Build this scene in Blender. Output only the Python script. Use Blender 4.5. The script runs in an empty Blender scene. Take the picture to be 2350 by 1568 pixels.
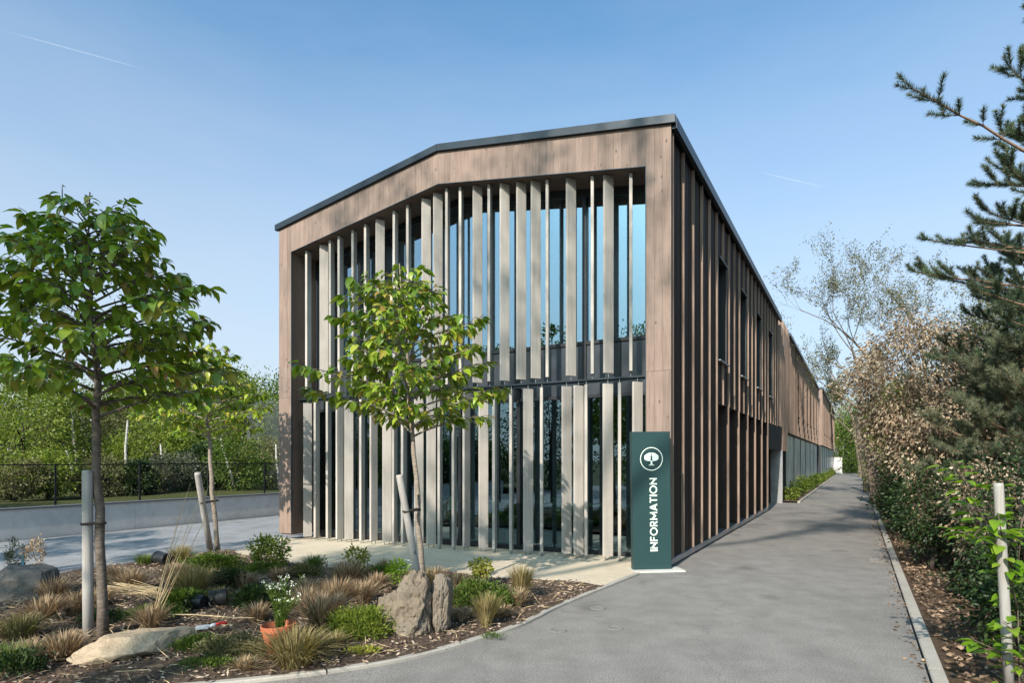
import bpy, bmesh, math, random
import numpy as np
from mathutils import Vector, Matrix, noise
from mathutils.geometry import delaunay_2d_cdt
R = math.radians
scene = bpy.context.scene
col = scene.collection

# ------------------------------------------------------------------ camera
EYE = 1.65
cam_data = bpy.data.cameras.new('camera')
cam = bpy.data.objects.new('camera', cam_data)
col.objects.link(cam)
cam.location = (0, 0, EYE)
cam.rotation_euler = (R(90), 0, 0)
cam_data.sensor_width = 36.0
cam_data.lens = 36.0 * 1400 / 2349
cam_data.shift_y = 272 / 2349
cam_data.clip_start = 0.05
cam_data.clip_end = 30000
scene.camera = cam

# ------------------------------------------------------------------ sky, sun, exposure
SUN_EL = R(33)
SUN_TRAVEL = Vector((0.453, 0.893, -math.tan(SUN_EL))).normalized()
world = bpy.data.worlds.new('World')
scene.world = world
world.use_nodes = True
wn = world.node_tree
for n in list(wn.nodes):
    wn.nodes.remove(n)
w_out = wn.nodes.new('ShaderNodeOutputWorld')
w_bg = wn.nodes.new('ShaderNodeBackground')
w_sky = wn.nodes.new('ShaderNodeTexSky')
w_sky.sky_type = 'NISHITA'
w_sky.sun_disc = False
w_sky.sun_elevation = SUN_EL
w_sky.sun_rotation = math.atan2(-0.453, -0.893)
w_sky.altitude = 100
w_sky.air_density = 1.0
w_sky.dust_density = 3.0
w_sky.ozone_density = 3.0
w_bg.inputs['Strength'].default_value = 0.15
# pale summer haze towards the horizon, the same all round, with faint cirrus in it
w_tc = wn.nodes.new('ShaderNodeTexCoord')
w_sep = wn.nodes.new('ShaderNodeSeparateXYZ')
wn.links.new(w_tc.outputs['Generated'], w_sep.inputs[0])
w_map = wn.nodes.new('ShaderNodeMapping')
w_map.inputs['Scale'].default_value = (1.2, 1.2, 5.0)
w_map.inputs['Rotation'].default_value = (0.12, 0.06, 0.4)
wn.links.new(w_tc.outputs['Generated'], w_map.inputs['Vector'])
w_noise = wn.nodes.new('ShaderNodeTexNoise')
w_noise.inputs['Scale'].default_value = 2.6
w_noise.inputs['Detail'].default_value = 7
w_noise.inputs['Roughness'].default_value = 0.6
wn.links.new(w_map.outputs[0], w_noise.inputs['Vector'])
w_ma = wn.nodes.new('ShaderNodeMath')
w_ma.operation = 'MULTIPLY_ADD'
w_ma.inputs[1].default_value = -0.14
wn.links.new(w_noise.outputs['Fac'], w_ma.inputs[0])
w_ad = wn.nodes.new('ShaderNodeMath')
w_ad.operation = 'ADD'
w_ad.inputs[1].default_value = 0.07
wn.links.new(w_sep.outputs['Z'], w_ad.inputs[0])
wn.links.new(w_ad.outputs[0], w_ma.inputs[2])
w_rmp = wn.nodes.new('ShaderNodeValToRGB')
w_el = w_rmp.color_ramp.elements
w_el[0].position, w_el[0].color = 0.05, (0.82, 0.82, 0.82, 1)
w_el[1].position, w_el[1].color = 0.68, (0, 0, 0, 1)
for w_p, w_v in ((0.27, 0.60), (0.5, 0.22), (0.6, 0.05)):
    w_e = w_el.new(w_p)
    w_e.color = (w_v, w_v, w_v, 1)
wn.links.new(w_ma.outputs[0], w_rmp.inputs['Fac'])
w_mix = wn.nodes.new('ShaderNodeMix')
w_mix.data_type = 'RGBA'
w_mix.inputs[7].default_value = (3.35, 3.56, 3.92, 1)
wn.links.new(w_rmp.outputs['Color'], w_mix.inputs[0])
w_tint = wn.nodes.new('ShaderNodeMix')
w_tint.data_type = 'RGBA'
w_tint.blend_type = 'MULTIPLY'
w_tint.inputs[0].default_value = 1.0
w_tint.inputs[7].default_value = (0.70, 1.10, 1.15, 1)
wn.links.new(w_sky.outputs['Color'], w_tint.inputs[6])
wn.links.new(w_tint.outputs[2], w_mix.inputs[6])
wn.links.new(w_mix.outputs[2], w_bg.inputs['Color'])
wn.links.new(w_bg.outputs['Background'], w_out.inputs['Surface'])

sun_data = bpy.data.lights.new('sun', 'SUN')
sun_data.energy = 5.0
sun_data.angle = R(0.53)
sun_data.color = (1.0, 0.90, 0.79)
sun = bpy.data.objects.new('sun', sun_data)
col.objects.link(sun)
sun.rotation_euler = SUN_TRAVEL.to_track_quat('-Z', 'Y').to_euler()
sun.location = (-20, -30, 30)

scene.view_settings.view_transform = 'Standard'
scene.view_settings.look = 'None'
scene.view_settings.gamma = 1.0
scene.view_settings.use_curve_mapping = False
scene.view_settings.exposure = 0.6

# ------------------------------------------------------------------ layout helpers
A = math.atan2(791, 1400)
CA, SA = math.cos(A), math.sin(A)
OX, OY = 2.42, 9.28          # front right corner of the building on the ground


def l2w(x, y):
    return (OX + x * CA + y * SA, OY - x * SA + y * CA)


def w2l(X, Y):
    a, b = X - OX, Y - OY
    return (a * CA - b * SA, a * SA + b * CA)


def gz(X, Y):
    """gentle fall of the forecourt away from the lane"""
    lx = w2l(X, Y)[0]
    return -0.015 * min(max(0.0, -lx - 0.5), 14.5)


def at(x, y):
    """point of the ground seen at a place of the 2349 px wide photograph"""
    d = 1400 * EYE / (y - 1056.0)
    X = (x - 1174.5) / 1400 * d
    for _ in range(3):
        d = 1400 * (EYE - gz(X, d)) / (y - 1056.0)
        X = (x - 1174.5) / 1400 * d
    return (X, d)


def ray(x, depth):
    return ((x - 1174.5) / 1400 * depth, depth)


# ------------------------------------------------------------------ materials
MATS = {}


def new_mat(name):
    m = bpy.data.materials.new(name)
    m.use_nodes = True
    nt = m.node_tree
    for n in list(nt.nodes):
        nt.nodes.remove(n)
    out = nt.nodes.new('ShaderNodeOutputMaterial')
    MATS[name] = m
    return m, nt, out


def nd(nt, t, **kw):
    n = nt.nodes.new(t)
    for k, v in kw.items():
        if k in n.inputs:
            n.inputs[k].default_value = v
        else:
            setattr(n, k, v)
    return n


def ramp(nt, fac, stops):
    r = nt.nodes.new('ShaderNodeValToRGB')
    el = r.color_ramp.elements
    while len(el) > 1:
        el.remove(el[-1])
    el[0].position = stops[0][0]
    el[0].color = (*stops[0][1], 1)
    for p, c in stops[1:]:
        e = el.new(p)
        e.color = (*c, 1)
    nt.links.new(fac, r.inputs['Fac'])
    return r.outputs['Color']


def mixc(nt, fac, a, b, mode='MIX'):
    m = nt.nodes.new('ShaderNodeMix')
    m.data_type = 'RGBA'
    m.blend_type = mode
    for sock, v in ((m.inputs[0], fac), (m.inputs[6], a), (m.inputs[7], b)):
        if isinstance(v, (int, float)):
            sock.default_value = v
        elif isinstance(v, tuple):
            sock.default_value = (*v, 1)
        else:
            nt.links.new(v, sock)
    return m.outputs[2]


def coords(nt, kind='Object', scale=(1, 1, 1)):
    tc = nt.nodes.new('ShaderNodeTexCoord')
    mp = nt.nodes.new('ShaderNodeMapping')
    mp.inputs['Scale'].default_value = scale
    nt.links.new(tc.outputs[kind], mp.inputs['Vector'])
    return mp.outputs['Vector']


def noise_fac(nt, vec, scale, detail=4, rough=0.55):
    n = nd(nt, 'ShaderNodeTexNoise', Scale=scale, Detail=detail, Roughness=rough)
    nt.links.new(vec, n.inputs['Vector'])
    return n.outputs['Fac']


def principled(nt, out, color, rough=0.8, metal=0.0, spec=0.3, bump=None, bump_strength=0.3, bump_dist=0.01):
    p = nt.nodes.new('ShaderNodeBsdfPrincipled')
    if isinstance(color, tuple):
        p.inputs['Base Color'].default_value = (*color, 1)
    else:
        nt.links.new(color, p.inputs['Base Color'])
    if isinstance(rough, (int, float)):
        p.inputs['Roughness'].default_value = rough
    else:
        nt.links.new(rough, p.inputs['Roughness'])
    p.inputs['Metallic'].default_value = metal
    p.inputs['Specular IOR Level'].default_value = spec
    if bump is not None:
        b = nd(nt, 'ShaderNodeBump', Strength=bump_strength, Distance=bump_dist)
        nt.links.new(bump, b.inputs['Height'])
        nt.links.new(b.outputs['Normal'], p.inputs['Normal'])
    nt.links.new(p.outputs['BSDF'], out.inputs['Surface'])
    return p


def obj_random(nt):
    return nt.nodes.new('ShaderNodeObjectInfo').outputs['Random']


def wood_mat(name, dark, mid, light, grain=(9, 9, 0.7), knots=True, rough=0.75, vary=0.25, coord='Object'):
    m, nt, out = new_mat(name)
    tc = nt.nodes.new('ShaderNodeTexCoord')
    rnd = obj_random(nt)
    # every board shows its own piece of grain
    add = nt.nodes.new('ShaderNodeVectorMath')
    add.operation = 'ADD'
    cmb = nt.nodes.new('ShaderNodeCombineXYZ')
    mul = nd(nt, 'ShaderNodeMath', operation='MULTIPLY')
    mul.inputs[1].default_value = 37.0
    nt.links.new(rnd, mul.inputs[0])
    for k in ('X', 'Y', 'Z'):
        nt.links.new(mul.outputs[0], cmb.inputs[k])
    nt.links.new(tc.outputs[coord], add.inputs[0])
    nt.links.new(cmb.outputs[0], add.inputs[1])
    mp = nt.nodes.new('ShaderNodeMapping')
    mp.inputs['Scale'].default_value = grain
    nt.links.new(add.outputs[0], mp.inputs['Vector'])
    g = noise_fac(nt, mp.outputs['Vector'], 3.0, 6, 0.62)
    c = ramp(nt, g, [(0.28, dark), (0.5, mid), (0.74, light)])
    # slow weathering
    big = noise_fac(nt, add.outputs[0], 1.3, 3, 0.5)
    c = mixc(nt, 0.5, c, ramp(nt, big, [(0.3, tuple(v * 0.62 for v in mid)), (0.72, tuple(min(1, v * 1.2) for v in mid))]))
    # board to board tone
    t = ramp(nt, rnd, [(0.0, (1 - vary,) * 3), (0.5, (1.0, 0.985, 0.97)), (1.0, (1 + vary * 0.5, 1 + vary * 0.42, 1 + vary * 0.35))])
    c = mixc(nt, 1.0, c, t, 'MULTIPLY')
    if knots:
        v = nd(nt, 'ShaderNodeTexVoronoi', Scale=4.2)
        mp2 = nt.nodes.new('ShaderNodeMapping')
        mp2.inputs['Scale'].default_value = (1.5, 1.5, 0.85)
        nt.links.new(add.outputs[0], mp2.inputs['Vector'])
        nt.links.new(mp2.outputs['Vector'], v.inputs['Vector'])
        kf = ramp(nt, v.outputs['Distance'], [(0.045, (0.85,) * 3), (0.13, (0.0,) * 3)])
        c = mixc(nt, kf, c, tuple(v_ * 0.35 for v_ in dark))
    principled(nt, out, c, rough, spec=0.25, bump=g, bump_strength=0.25, bump_dist=0.004)
    return m


def plain_mat(name, color, rough=0.6, metal=0.0, spec=0.4, vary=0.12, scale=6.0, bump=0.0):
    m, nt, out = new_mat(name)
    v = coords(nt)
    f = noise_fac(nt, v, scale, 5)
    c = ramp(nt, f, [(0.25, tuple(max(0, k * (1 - vary)) for k in color)), (0.75, tuple(min(1, k * (1 + vary)) for k in color))])
    principled(nt, out, c, rough, metal, spec, f if bump else None, bump, 0.01)
    return m


def leaf_mat(name, stops, translucent=0.35, rough=0.5, spec=0.3, tmul=(1.25, 1.3, 0.6)):
    """stops: colour ramp over a random number for each leaf"""
    m, nt, out = new_mat(name)
    geo = nt.nodes.new('ShaderNodeNewGeometry')
    a = nd(nt, 'ShaderNodeMath', operation='ADD')
    nt.links.new(geo.outputs['Random Per Island'], a.inputs[0])
    nt.links.new(obj_random(nt), a.inputs[1])
    f = nd(nt, 'ShaderNodeMath', operation='FRACT')
    nt.links.new(a.outputs[0], f.inputs[0])
    c = ramp(nt, f.outputs[0], stops)
    p = nt.nodes.new('ShaderNodeBsdfPrincipled')
    nt.links.new(c, p.inputs['Base Color'])
    p.inputs['Roughness'].default_value = rough
    p.inputs['Specular IOR Level'].default_value = spec
    t = nt.nodes.new('ShaderNodeBsdfTranslucent')
    tc = mixc(nt, 1.0, c, tmul, 'MULTIPLY')
    nt.links.new(tc, t.inputs['Color'])
    mx = nd(nt, 'ShaderNodeMixShader')
    mx.inputs[0].default_value = translucent
    nt.links.new(p.outputs[0], mx.inputs[1])
    nt.links.new(t.outputs[0], mx.inputs[2])
    nt.links.new(mx.outputs[0], out.inputs['Surface'])
    return m


def bark_mat(name, dark, light, scale=(14, 14, 4), bump=0.6):
    m, nt, out = new_mat(name)
    v = coords(nt, 'Object', scale)
    f = noise_fac(nt, v, 2.0, 6, 0.65)
    c = ramp(nt, f, [(0.3, dark), (0.7, light)])
    principled(nt, out, c, 0.9, spec=0.15, bump=f, bump_strength=bump, bump_dist=0.01)
    return m


def asphalt_mat(name, base, tint):
    m, nt, out = new_mat(name)
    v = coords(nt, 'Object')
    big = noise_fac(nt, v, 0.55, 4, 0.6)
    mid = noise_fac(nt, v, 3.2, 5, 0.6)
    fine = noise_fac(nt, v, 70, 5, 0.85)
    c = ramp(nt, big, [(0.3, tuple(k * 0.66 for k in base)), (0.46, tuple(k * 0.95 for k in base)), (0.54, base), (0.72, tuple(k * 1.22 for k in base))])
    # along the lane: wheel tracks polished by cars
    mp = coords(nt, 'Object', (1, 1, 1))
    rot = nt.nodes.new('ShaderNodeMapping')
    rot.inputs['Rotation'].default_value = (0, 0, A)
    rot.inputs['Scale'].default_value = (1.3, 0.05, 1)
    nt.links.new(mp, rot.inputs['Vector'])
    tracks = noise_fac(nt, rot.outputs['Vector'], 1.4, 3, 0.5)
    c = mixc(nt, 0.35, c, ramp(nt, tracks, [(0.35, tuple(k * 0.72 for k in base)), (0.65, tint)]))
    c = mixc(nt, 0.4, c, ramp(nt, mid, [(0.3, tuple(k * 0.55 for k in base)), (0.72, tuple(k * 1.25 for k in base))]))
    spk = ramp(nt, fine, [(0.33, (0.3,) * 3), (0.5, (1.0,) * 3), (0.68, (1.8, 1.76, 1.68))])
    c = mixc(nt, 0.85, c, mixc(nt, 1.0, c, spk, 'MULTIPLY'))
    # oil drips and damp spots
    vs = nd(nt, 'ShaderNodeTexVoronoi', Scale=0.85)
    nt.links.new(v, vs.inputs['Vector'])
    wob = nd(nt, 'ShaderNodeMath', operation='ADD')
    nt.links.new(vs.outputs['Distance'], wob.inputs[0])
    m2 = nd(nt, 'ShaderNodeMath', operation='MULTIPLY')
    m2.inputs[1].default_value = 0.25
    nt.links.new(mid, m2.inputs[0])
    nt.links.new(m2.outputs[0], wob.inputs[1])
    spot = ramp(nt, wob.outputs[0], [(0.19, (0.5,) * 3), (0.3, (0.0,) * 3)])
    c = mixc(nt, spot, c, tuple(k * 0.45 for k in base))
    # hairline cracks
    wv = nd(nt, 'ShaderNodeTexVoronoi', Scale=0.42, feature='DISTANCE_TO_EDGE')
    dv = nt.nodes.new('ShaderNodeVectorMath')
    dv.operation = 'ADD'
    nz = nd(nt, 'ShaderNodeTexNoise', Scale=2.2, Detail=5)
    nt.links.new(v, nz.inputs['Vector'])
    nt.links.new(v, dv.inputs[0])
    sc = nt.nodes.new('ShaderNodeVectorMath')
    sc.operation = 'SCALE'
    sc.inputs['Scale'].default_value = 0.6
    nt.links.new(nz.outputs['Color'], sc.inputs[0])
    nt.links.new(sc.outputs[0], dv.inputs[1])
    nt.links.new(dv.outputs[0], wv.inputs['Vector'])
    ck = ramp(nt, wv.outputs['Distance'], [(0.0, (0.35,) * 3), (0.006, (0.0,) * 3)])
    c = mixc(nt, ck, c, tuple(k * 0.5 for k in base))
    principled(nt, out, c, 0.9, spec=0.2, bump=fine, bump_strength=0.5, bump_dist=0.006)
    return m


def glass_mat(name, tint, refl):
    m, nt, out = new_mat(name)
    tr = nt.nodes.new('ShaderNodeBsdfTransparent')
    tr.inputs['Color'].default_value = (*tint, 1)
    gl = nd(nt, 'ShaderNodeBsdfGlossy', Roughness=0.0)
    gl.inputs['Color'].default_value = (0.62, 0.83, 0.97, 1)
    lw = nd(nt, 'ShaderNodeFresnel', IOR=1.5)
    mp = nd(nt, 'ShaderNodeMath', operation='MULTIPLY_ADD')
    mp.inputs[1].default_value = 1.0
    mp.inputs[2].default_value = refl
    nt.links.new(lw.outputs[0], mp.inputs[0])
    # slight waviness of float glass
    v = coords(nt, 'Object')
    f = noise_fac(nt, v, 0.9, 1)
    b = nd(nt, 'ShaderNodeBump', Strength=0.05, Distance=0.02)
    nt.links.new(f, b.inputs['Height'])
    nt.links.new(b.outputs['Normal'], gl.inputs['Normal'])
    mx = nt.nodes.new('ShaderNodeMixShader')
    nt.links.new(mp.outputs[0], mx.inputs[0])
    nt.links.new(tr.outputs[0], mx.inputs[1])
    nt.links.new(gl.outputs[0], mx.inputs[2])
    nt.links.new(mx.outputs[0], out.inputs['Surface'])
    return m


# timber of the building
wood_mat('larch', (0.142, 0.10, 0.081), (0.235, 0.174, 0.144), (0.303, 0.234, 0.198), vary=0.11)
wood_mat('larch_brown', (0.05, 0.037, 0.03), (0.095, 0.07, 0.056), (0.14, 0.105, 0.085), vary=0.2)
wood_mat('larch_shaded', (0.018, 0.0125, 0.011), (0.035, 0.025, 0.021), (0.055, 0.04, 0.034), vary=0.25)  # same larch darkened, shade of the side wall put into the colour
wood_mat('larch_batten', (0.165, 0.115, 0.088), (0.25, 0.18, 0.142), (0.33, 0.245, 0.198), vary=0.35, knots=False)
wood_mat('reveal', (0.10, 0.068, 0.052), (0.15, 0.105, 0.082), (0.19, 0.135, 0.105), vary=0.2)
wood_mat('louvre_wood', (0.27, 0.25, 0.226), (0.40, 0.374, 0.342), (0.49, 0.46, 0.424), grain=(11, 11, 0.5), knots=False, vary=0.16)
wood_mat('glulam', (0.42, 0.25, 0.10), (0.55, 0.34, 0.15), (0.62, 0.42, 0.2), vary=0.1, knots=False)
wood_mat('stake_wood', (0.20, 0.18, 0.16), (0.34, 0.325, 0.305), (0.45, 0.435, 0.42), grain=(26, 26, 0.8), knots=True, vary=0.1)
plain_mat('metal_trim', (0.020, 0.030, 0.040), 0.4, 0.3, 0.5)
plain_mat('frame_dark', (0.018, 0.021, 0.025), 0.45, 0.2, 0.5)
plain_mat('spandrel', (0.05, 0.06, 0.072), 0.35, 0.3, 0.5)
plain_mat('steel', (0.25, 0.26, 0.27), 0.4, 0.8, 0.5)
plain_mat('plinth', (0.09, 0.095, 0.10), 0.85, vary=0.3, bump=0.3)
plain_mat('panel_grey', (0.30, 0.30, 0.31), 0.4, 0.3, 0.5, vary=0.35, scale=1.6)
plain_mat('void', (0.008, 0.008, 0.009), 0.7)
plain_mat('interior_wall', (0.16, 0.18, 0.17), 0.9)
plain_mat('interior_floor', (0.10, 0.105, 0.10), 0.4)
plain_mat('ceiling', (0.3, 0.3, 0.29), 0.9)
plain_mat('glazed_panel', (0.48, 0.52, 0.55), 0.22, 0.0, 0.6, vary=0.35, scale=0.8)
plain_mat('white_plastic', (0.75, 0.78, 0.72), 0.4)
plain_mat('black_plastic', (0.014, 0.015, 0.017), 0.45, vary=0.4)
plain_mat('red_plastic', (0.6, 0.03, 0.02), 0.4)
plain_mat('grey_cloth', (0.22, 0.25, 0.28), 0.85, vary=0.3, scale=25)
plain_mat('terracotta', (0.42, 0.13, 0.06), 0.6, vary=0.2)
plain_mat('sign_green', (0.016, 0.046, 0.047), 0.42, 0.0, 0.45, vary=0.12, scale=2.0)
plain_mat('sign_white', (0.72, 0.82, 0.74), 0.5, vary=0.03)
plain_mat('fence_metal', (0.012, 0.014, 0.016), 0.5, 0.3)
plain_mat('tie_strap', (0.03, 0.025, 0.02), 0.8)
plain_mat('blue_tag', (0.01, 0.08, 0.12), 0.5)
plain_mat('orange_paint', (0.55, 0.14, 0.03), 0.6)
plain_mat('cast_iron', (0.17, 0.16, 0.15), 0.85, 0.0, vary=0.3, scale=30)
plain_mat('wall_cap', (0.10, 0.105, 0.11), 0.7)
plain_mat('book_paper', (0.55, 0.42, 0.22), 0.8, vary=0.3, scale=12)
glass_mat('glass_upper', (0.50, 0.56, 0.56), 0.38)
glass_mat('glass_lower', (0.42, 0.52, 0.49), 0.17)
asphalt_mat('asphalt', (0.215, 0.203, 0.19), (0.265, 0.251, 0.237))
asphalt_mat('asphalt_blue', (0.25, 0.255, 0.262), (0.29, 0.292, 0.298))

bark_mat('bark_cherry', (0.07, 0.055, 0.045), (0.20, 0.165, 0.135), (10, 10, 22))
bark_mat('bark_sunlit', (0.13, 0.105, 0.082), (0.36, 0.31, 0.255), (10, 10, 22))  # cherry bark lightened, sunlight on the trunks put into the colour
bark_mat('bark_dark', (0.022, 0.017, 0.014), (0.075, 0.06, 0.05))
bark_mat('bark_pale', (0.085, 0.068, 0.052), (0.22, 0.185, 0.145))
bark_mat('bark_pine', (0.12, 0.075, 0.05), (0.30, 0.20, 0.14))
bark_mat('bark_birch', (0.10, 0.09, 0.08), (0.55, 0.53, 0.48), (6, 6, 12), 0.2)
bark_mat('twig', (0.07, 0.052, 0.04), (0.16, 0.125, 0.10))

leaf_mat('leaf_cherry', [(0, (0.08, 0.155, 0.014)), (0.25, (0.16, 0.255, 0.02)), (0.55, (0.245, 0.345, 0.03)), (0.82, (0.32, 0.375, 0.045)), (0.94, (0.34, 0.30, 0.05)), (1.0, (0.31, 0.18, 0.05))], 0.3, 0.36, 0.5)
leaf_mat('leaf_spring', [(0, (0.08, 0.125, 0.014)), (0.4, (0.14, 0.20, 0.025)), (0.75, (0.20, 0.25, 0.035)), (1.0, (0.25, 0.27, 0.07))], 0.4)
leaf_mat('leaf_mid', [(0, (0.04, 0.078, 0.012)), (0.5, (0.08, 0.135, 0.02)), (1.0, (0.135, 0.18, 0.035))], 0.35)
leaf_mat('leaf_dark', [(0, (0.012, 0.028, 0.01)), (0.5, (0.024, 0.05, 0.016)), (1.0, (0.05, 0.08, 0.022))], 0.25)
leaf_mat('leaf_olive', [(0, (0.075, 0.08, 0.03)), (0.5, (0.135, 0.135, 0.055)), (1.0, (0.20, 0.185, 0.09))], 0.3)
leaf_mat('leaf_dry', [(0, (0.13, 0.09, 0.06)), (0.35, (0.28, 0.20, 0.13)), (0.7, (0.43, 0.34, 0.235)), (1.0, (0.55, 0.47, 0.35))], 0.25, 0.7, 0.15, (1.1, 0.95, 0.75))
leaf_mat('leaf_grey', [(0, (0.035, 0.045, 0.03)), (0.5, (0.08, 0.095, 0.06)), (1.0, (0.15, 0.16, 0.105))], 0.25)
leaf_mat('leaf_bright', [(0, (0.11, 0.22, 0.012)), (0.6, (0.17, 0.30, 0.02)), (1.0, (0.25, 0.36, 0.04))], 0.45, 0.4)
leaf_mat('leaf_yellow', [(0, (0.17, 0.20, 0.03)), (0.5, (0.30, 0.31, 0.05)), (1.0, (0.42, 0.38, 0.10))], 0.4)
leaf_mat('needle_pine', [(0, (0.03, 0.055, 0.032)), (0.5, (0.058, 0.095, 0.052)), (0.85, (0.10, 0.14, 0.075)), (1.0, (0.16, 0.18, 0.10))], 0.15, 0.45)
leaf_mat('needle_grey', [(0, (0.07, 0.085, 0.05)), (0.5, (0.13, 0.155, 0.09)), (1.0, (0.22, 0.235, 0.15))], 0.2, 0.5)
leaf_mat('candle', [(0, (0.30, 0.20, 0.10)), (1.0, (0.42, 0.33, 0.18))], 0.1, 0.7)
leaf_mat('grass_brown', [(0, (0.15, 0.095, 0.055)), (0.4, (0.28, 0.195, 0.115)), (0.75, (0.41, 0.31, 0.195)), (1.0, (0.53, 0.43, 0.29))], 0.25, 0.7, 0.2, (1.1, 1.0, 0.8))
leaf_mat('grass_olive', [(0, (0.14, 0.11, 0.045)), (0.5, (0.25, 0.20, 0.09)), (1.0, (0.38, 0.315, 0.165))], 0.3, 0.7, 0.2)
leaf_mat('grass_green', [(0, (0.06, 0.10, 0.02)), (0.5, (0.11, 0.16, 0.035)), (1.0, (0.19, 0.22, 0.07))], 0.35)
leaf_mat('straw', [(0, (0.40, 0.29, 0.15)), (1.0, (0.58, 0.46, 0.28))], 0.1, 0.6)
leaf_mat('petal', [(0, (0.70, 0.72, 0.62)), (1.0, (0.85, 0.85, 0.80))], 0.3, 0.6)
leaf_mat('chip', [(0, (0.06, 0.042, 0.032)), (0.4, (0.17, 0.12, 0.09)), (0.75, (0.29, 0.22, 0.17)), (1.0, (0.44, 0.36, 0.29))], 0.0, 0.9, 0.1)
leaf_mat('litter', [(0, (0.06, 0.042, 0.03)), (0.45, (0.16, 0.11, 0.075)), (1.0, (0.36, 0.26, 0.18))], 0.1, 0.9, 0.1)


def soil_mat(name, a, b, c3):
    m, nt, out = new_mat(name)
    v = coords(nt, 'Object')
    f = noise_fac(nt, v, 28, 8, 0.75)
    g = noise_fac(nt, v, 1.1, 4)
    c = ramp(nt, f, [(0.3, a), (0.52, b), (0.72, c3)])
    c = mixc(nt, ramp(nt, g, [(0.35, (0.0,) * 3), (0.7, (0.5,) * 3)]), c, tuple(k * 0.6 for k in b))
    principled(nt, out, c, 0.95, spec=0.1, bump=f, bump_strength=1.0, bump_dist=0.03)
    return m


soil_mat('mulch', (0.045, 0.032, 0.024), (0.125, 0.09, 0.067), (0.24, 0.18, 0.138))
soil_mat('litter_soil', (0.04, 0.028, 0.018), (0.11, 0.075, 0.05), (0.22, 0.155, 0.105))
soil_mat('meadow', (0.03, 0.04, 0.012), (0.07, 0.075, 0.025), (0.12, 0.11, 0.045))


def concrete_mat(name, base, fleck=0.12):
    m, nt, out = new_mat(name)
    v = coords(nt, 'Object')
    g = noise_fac(nt, v, 0.9, 5, 0.6)
    f = noise_fac(nt, v, 90, 3, 0.8)
    s = noise_fac(nt, v, 5, 6, 0.7)
    c = ramp(nt, g, [(0.3, tuple(k * 0.8 for k in base)), (0.7, tuple(k * 1.1 for k in base))])
    c = mixc(nt, 0.45, c, ramp(nt, s, [(0.3, tuple(k * 0.68 for k in base)), (0.7, tuple(min(1, k * 1.12) for k in base))]))
    c = mixc(nt, 0.5, c, mixc(nt, 1.0, c, ramp(nt, f, [(0.35, (0.72,) * 3), (0.65, (1.22,) * 3)]), 'MULTIPLY'))
    principled(nt, out, c, 0.9, spec=0.2, bump=f, bump_strength=0.3, bump_dist=0.005)
    return m


concrete_mat('apron_concrete', (0.53, 0.455, 0.345))
concrete_mat('kerb_concrete', (0.36, 0.335, 0.295))
concrete_mat('wall_render', (0.58, 0.565, 0.55))
concrete_mat('slab_concrete', (0.52, 0.51, 0.47))


def rock_mat(name, stops, scale=2.2, stain=(0.12, 0.1, 0.08)):
    m, nt, out = new_mat(name)
    v = coords(nt, 'Object')
    g = noise_fac(nt, v, scale, 8, 0.65)
    f = noise_fac(nt, v, scale * 7, 8, 0.75)
    c = ramp(nt, g, stops)
    c = mixc(nt, 0.55, c, ramp(nt, f, [(0.3, stain), (0.55, stops[len(stops) // 2][1]), (0.75, stops[-1][1])]))
    mp = coords(nt, 'Object', (3, 3, 0.8))
    st = noise_fac(nt, mp, 3.5, 6, 0.7)
    c = mixc(nt, ramp(nt, st, [(0.56, (0,) * 3), (0.66, (0.6,) * 3)]), c, stain)
    h = nd(nt, 'ShaderNodeMath', operation='ADD')
    nt.links.new(g, h.inputs[0])
    nt.links.new(f, h.inputs[1])
    principled(nt, out, c, 0.88, spec=0.2, bump=h.outputs[0], bump_strength=0.9, bump_dist=0.03)
    return m


rock_mat('rock_tan', [(0.3, (0.075, 0.052, 0.034)), (0.45, (0.20, 0.145, 0.092)), (0.6, (0.22, 0.195, 0.16)), (0.75, (0.34, 0.255, 0.16))], 2.4)
rock_mat('rock_sand', [(0.3, (0.30, 0.22, 0.14)), (0.5, (0.44, 0.35, 0.245)), (0.75, (0.54, 0.45, 0.33))], 1.8, (0.2, 0.15, 0.1))
rock_mat('rock_grey', [(0.3, (0.08, 0.074, 0.066)), (0.5, (0.13, 0.122, 0.11)), (0.75, (0.19, 0.178, 0.16))], 1.8, (0.09, 0.085, 0.08))


# ------------------------------------------------------------------ object helpers
def tag(o, label=None, cat=None, group=None, kind=None):
    if label:
        o['label'] = label
    if cat:
        o['category'] = cat
    if group:
        o['group'] = group
    if kind:
        o['kind'] = kind
    return o


def empty(name, loc=(0, 0, 0), rz=0.0, parent=None):
    o = bpy.data.objects.new(name, None)
    o.empty_display_size = 0.2
    o.location = loc
    o.rotation_euler = (0, 0, rz)
    if parent:
        o.parent = parent
    col.objects.link(o)
    return o


def link_mesh(name, me, mat, parent=None, loc=None, rz=None):
    if mat and not me.materials:
        me.materials.append(MATS[mat])
    o = bpy.data.objects.new(name, me)
    if parent:
        o.parent = parent
    if loc is not None:
        o.location = loc
    if rz is not None:
        o.rotation_euler = (0, 0, rz)
    col.objects.link(o)
    return o


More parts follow.
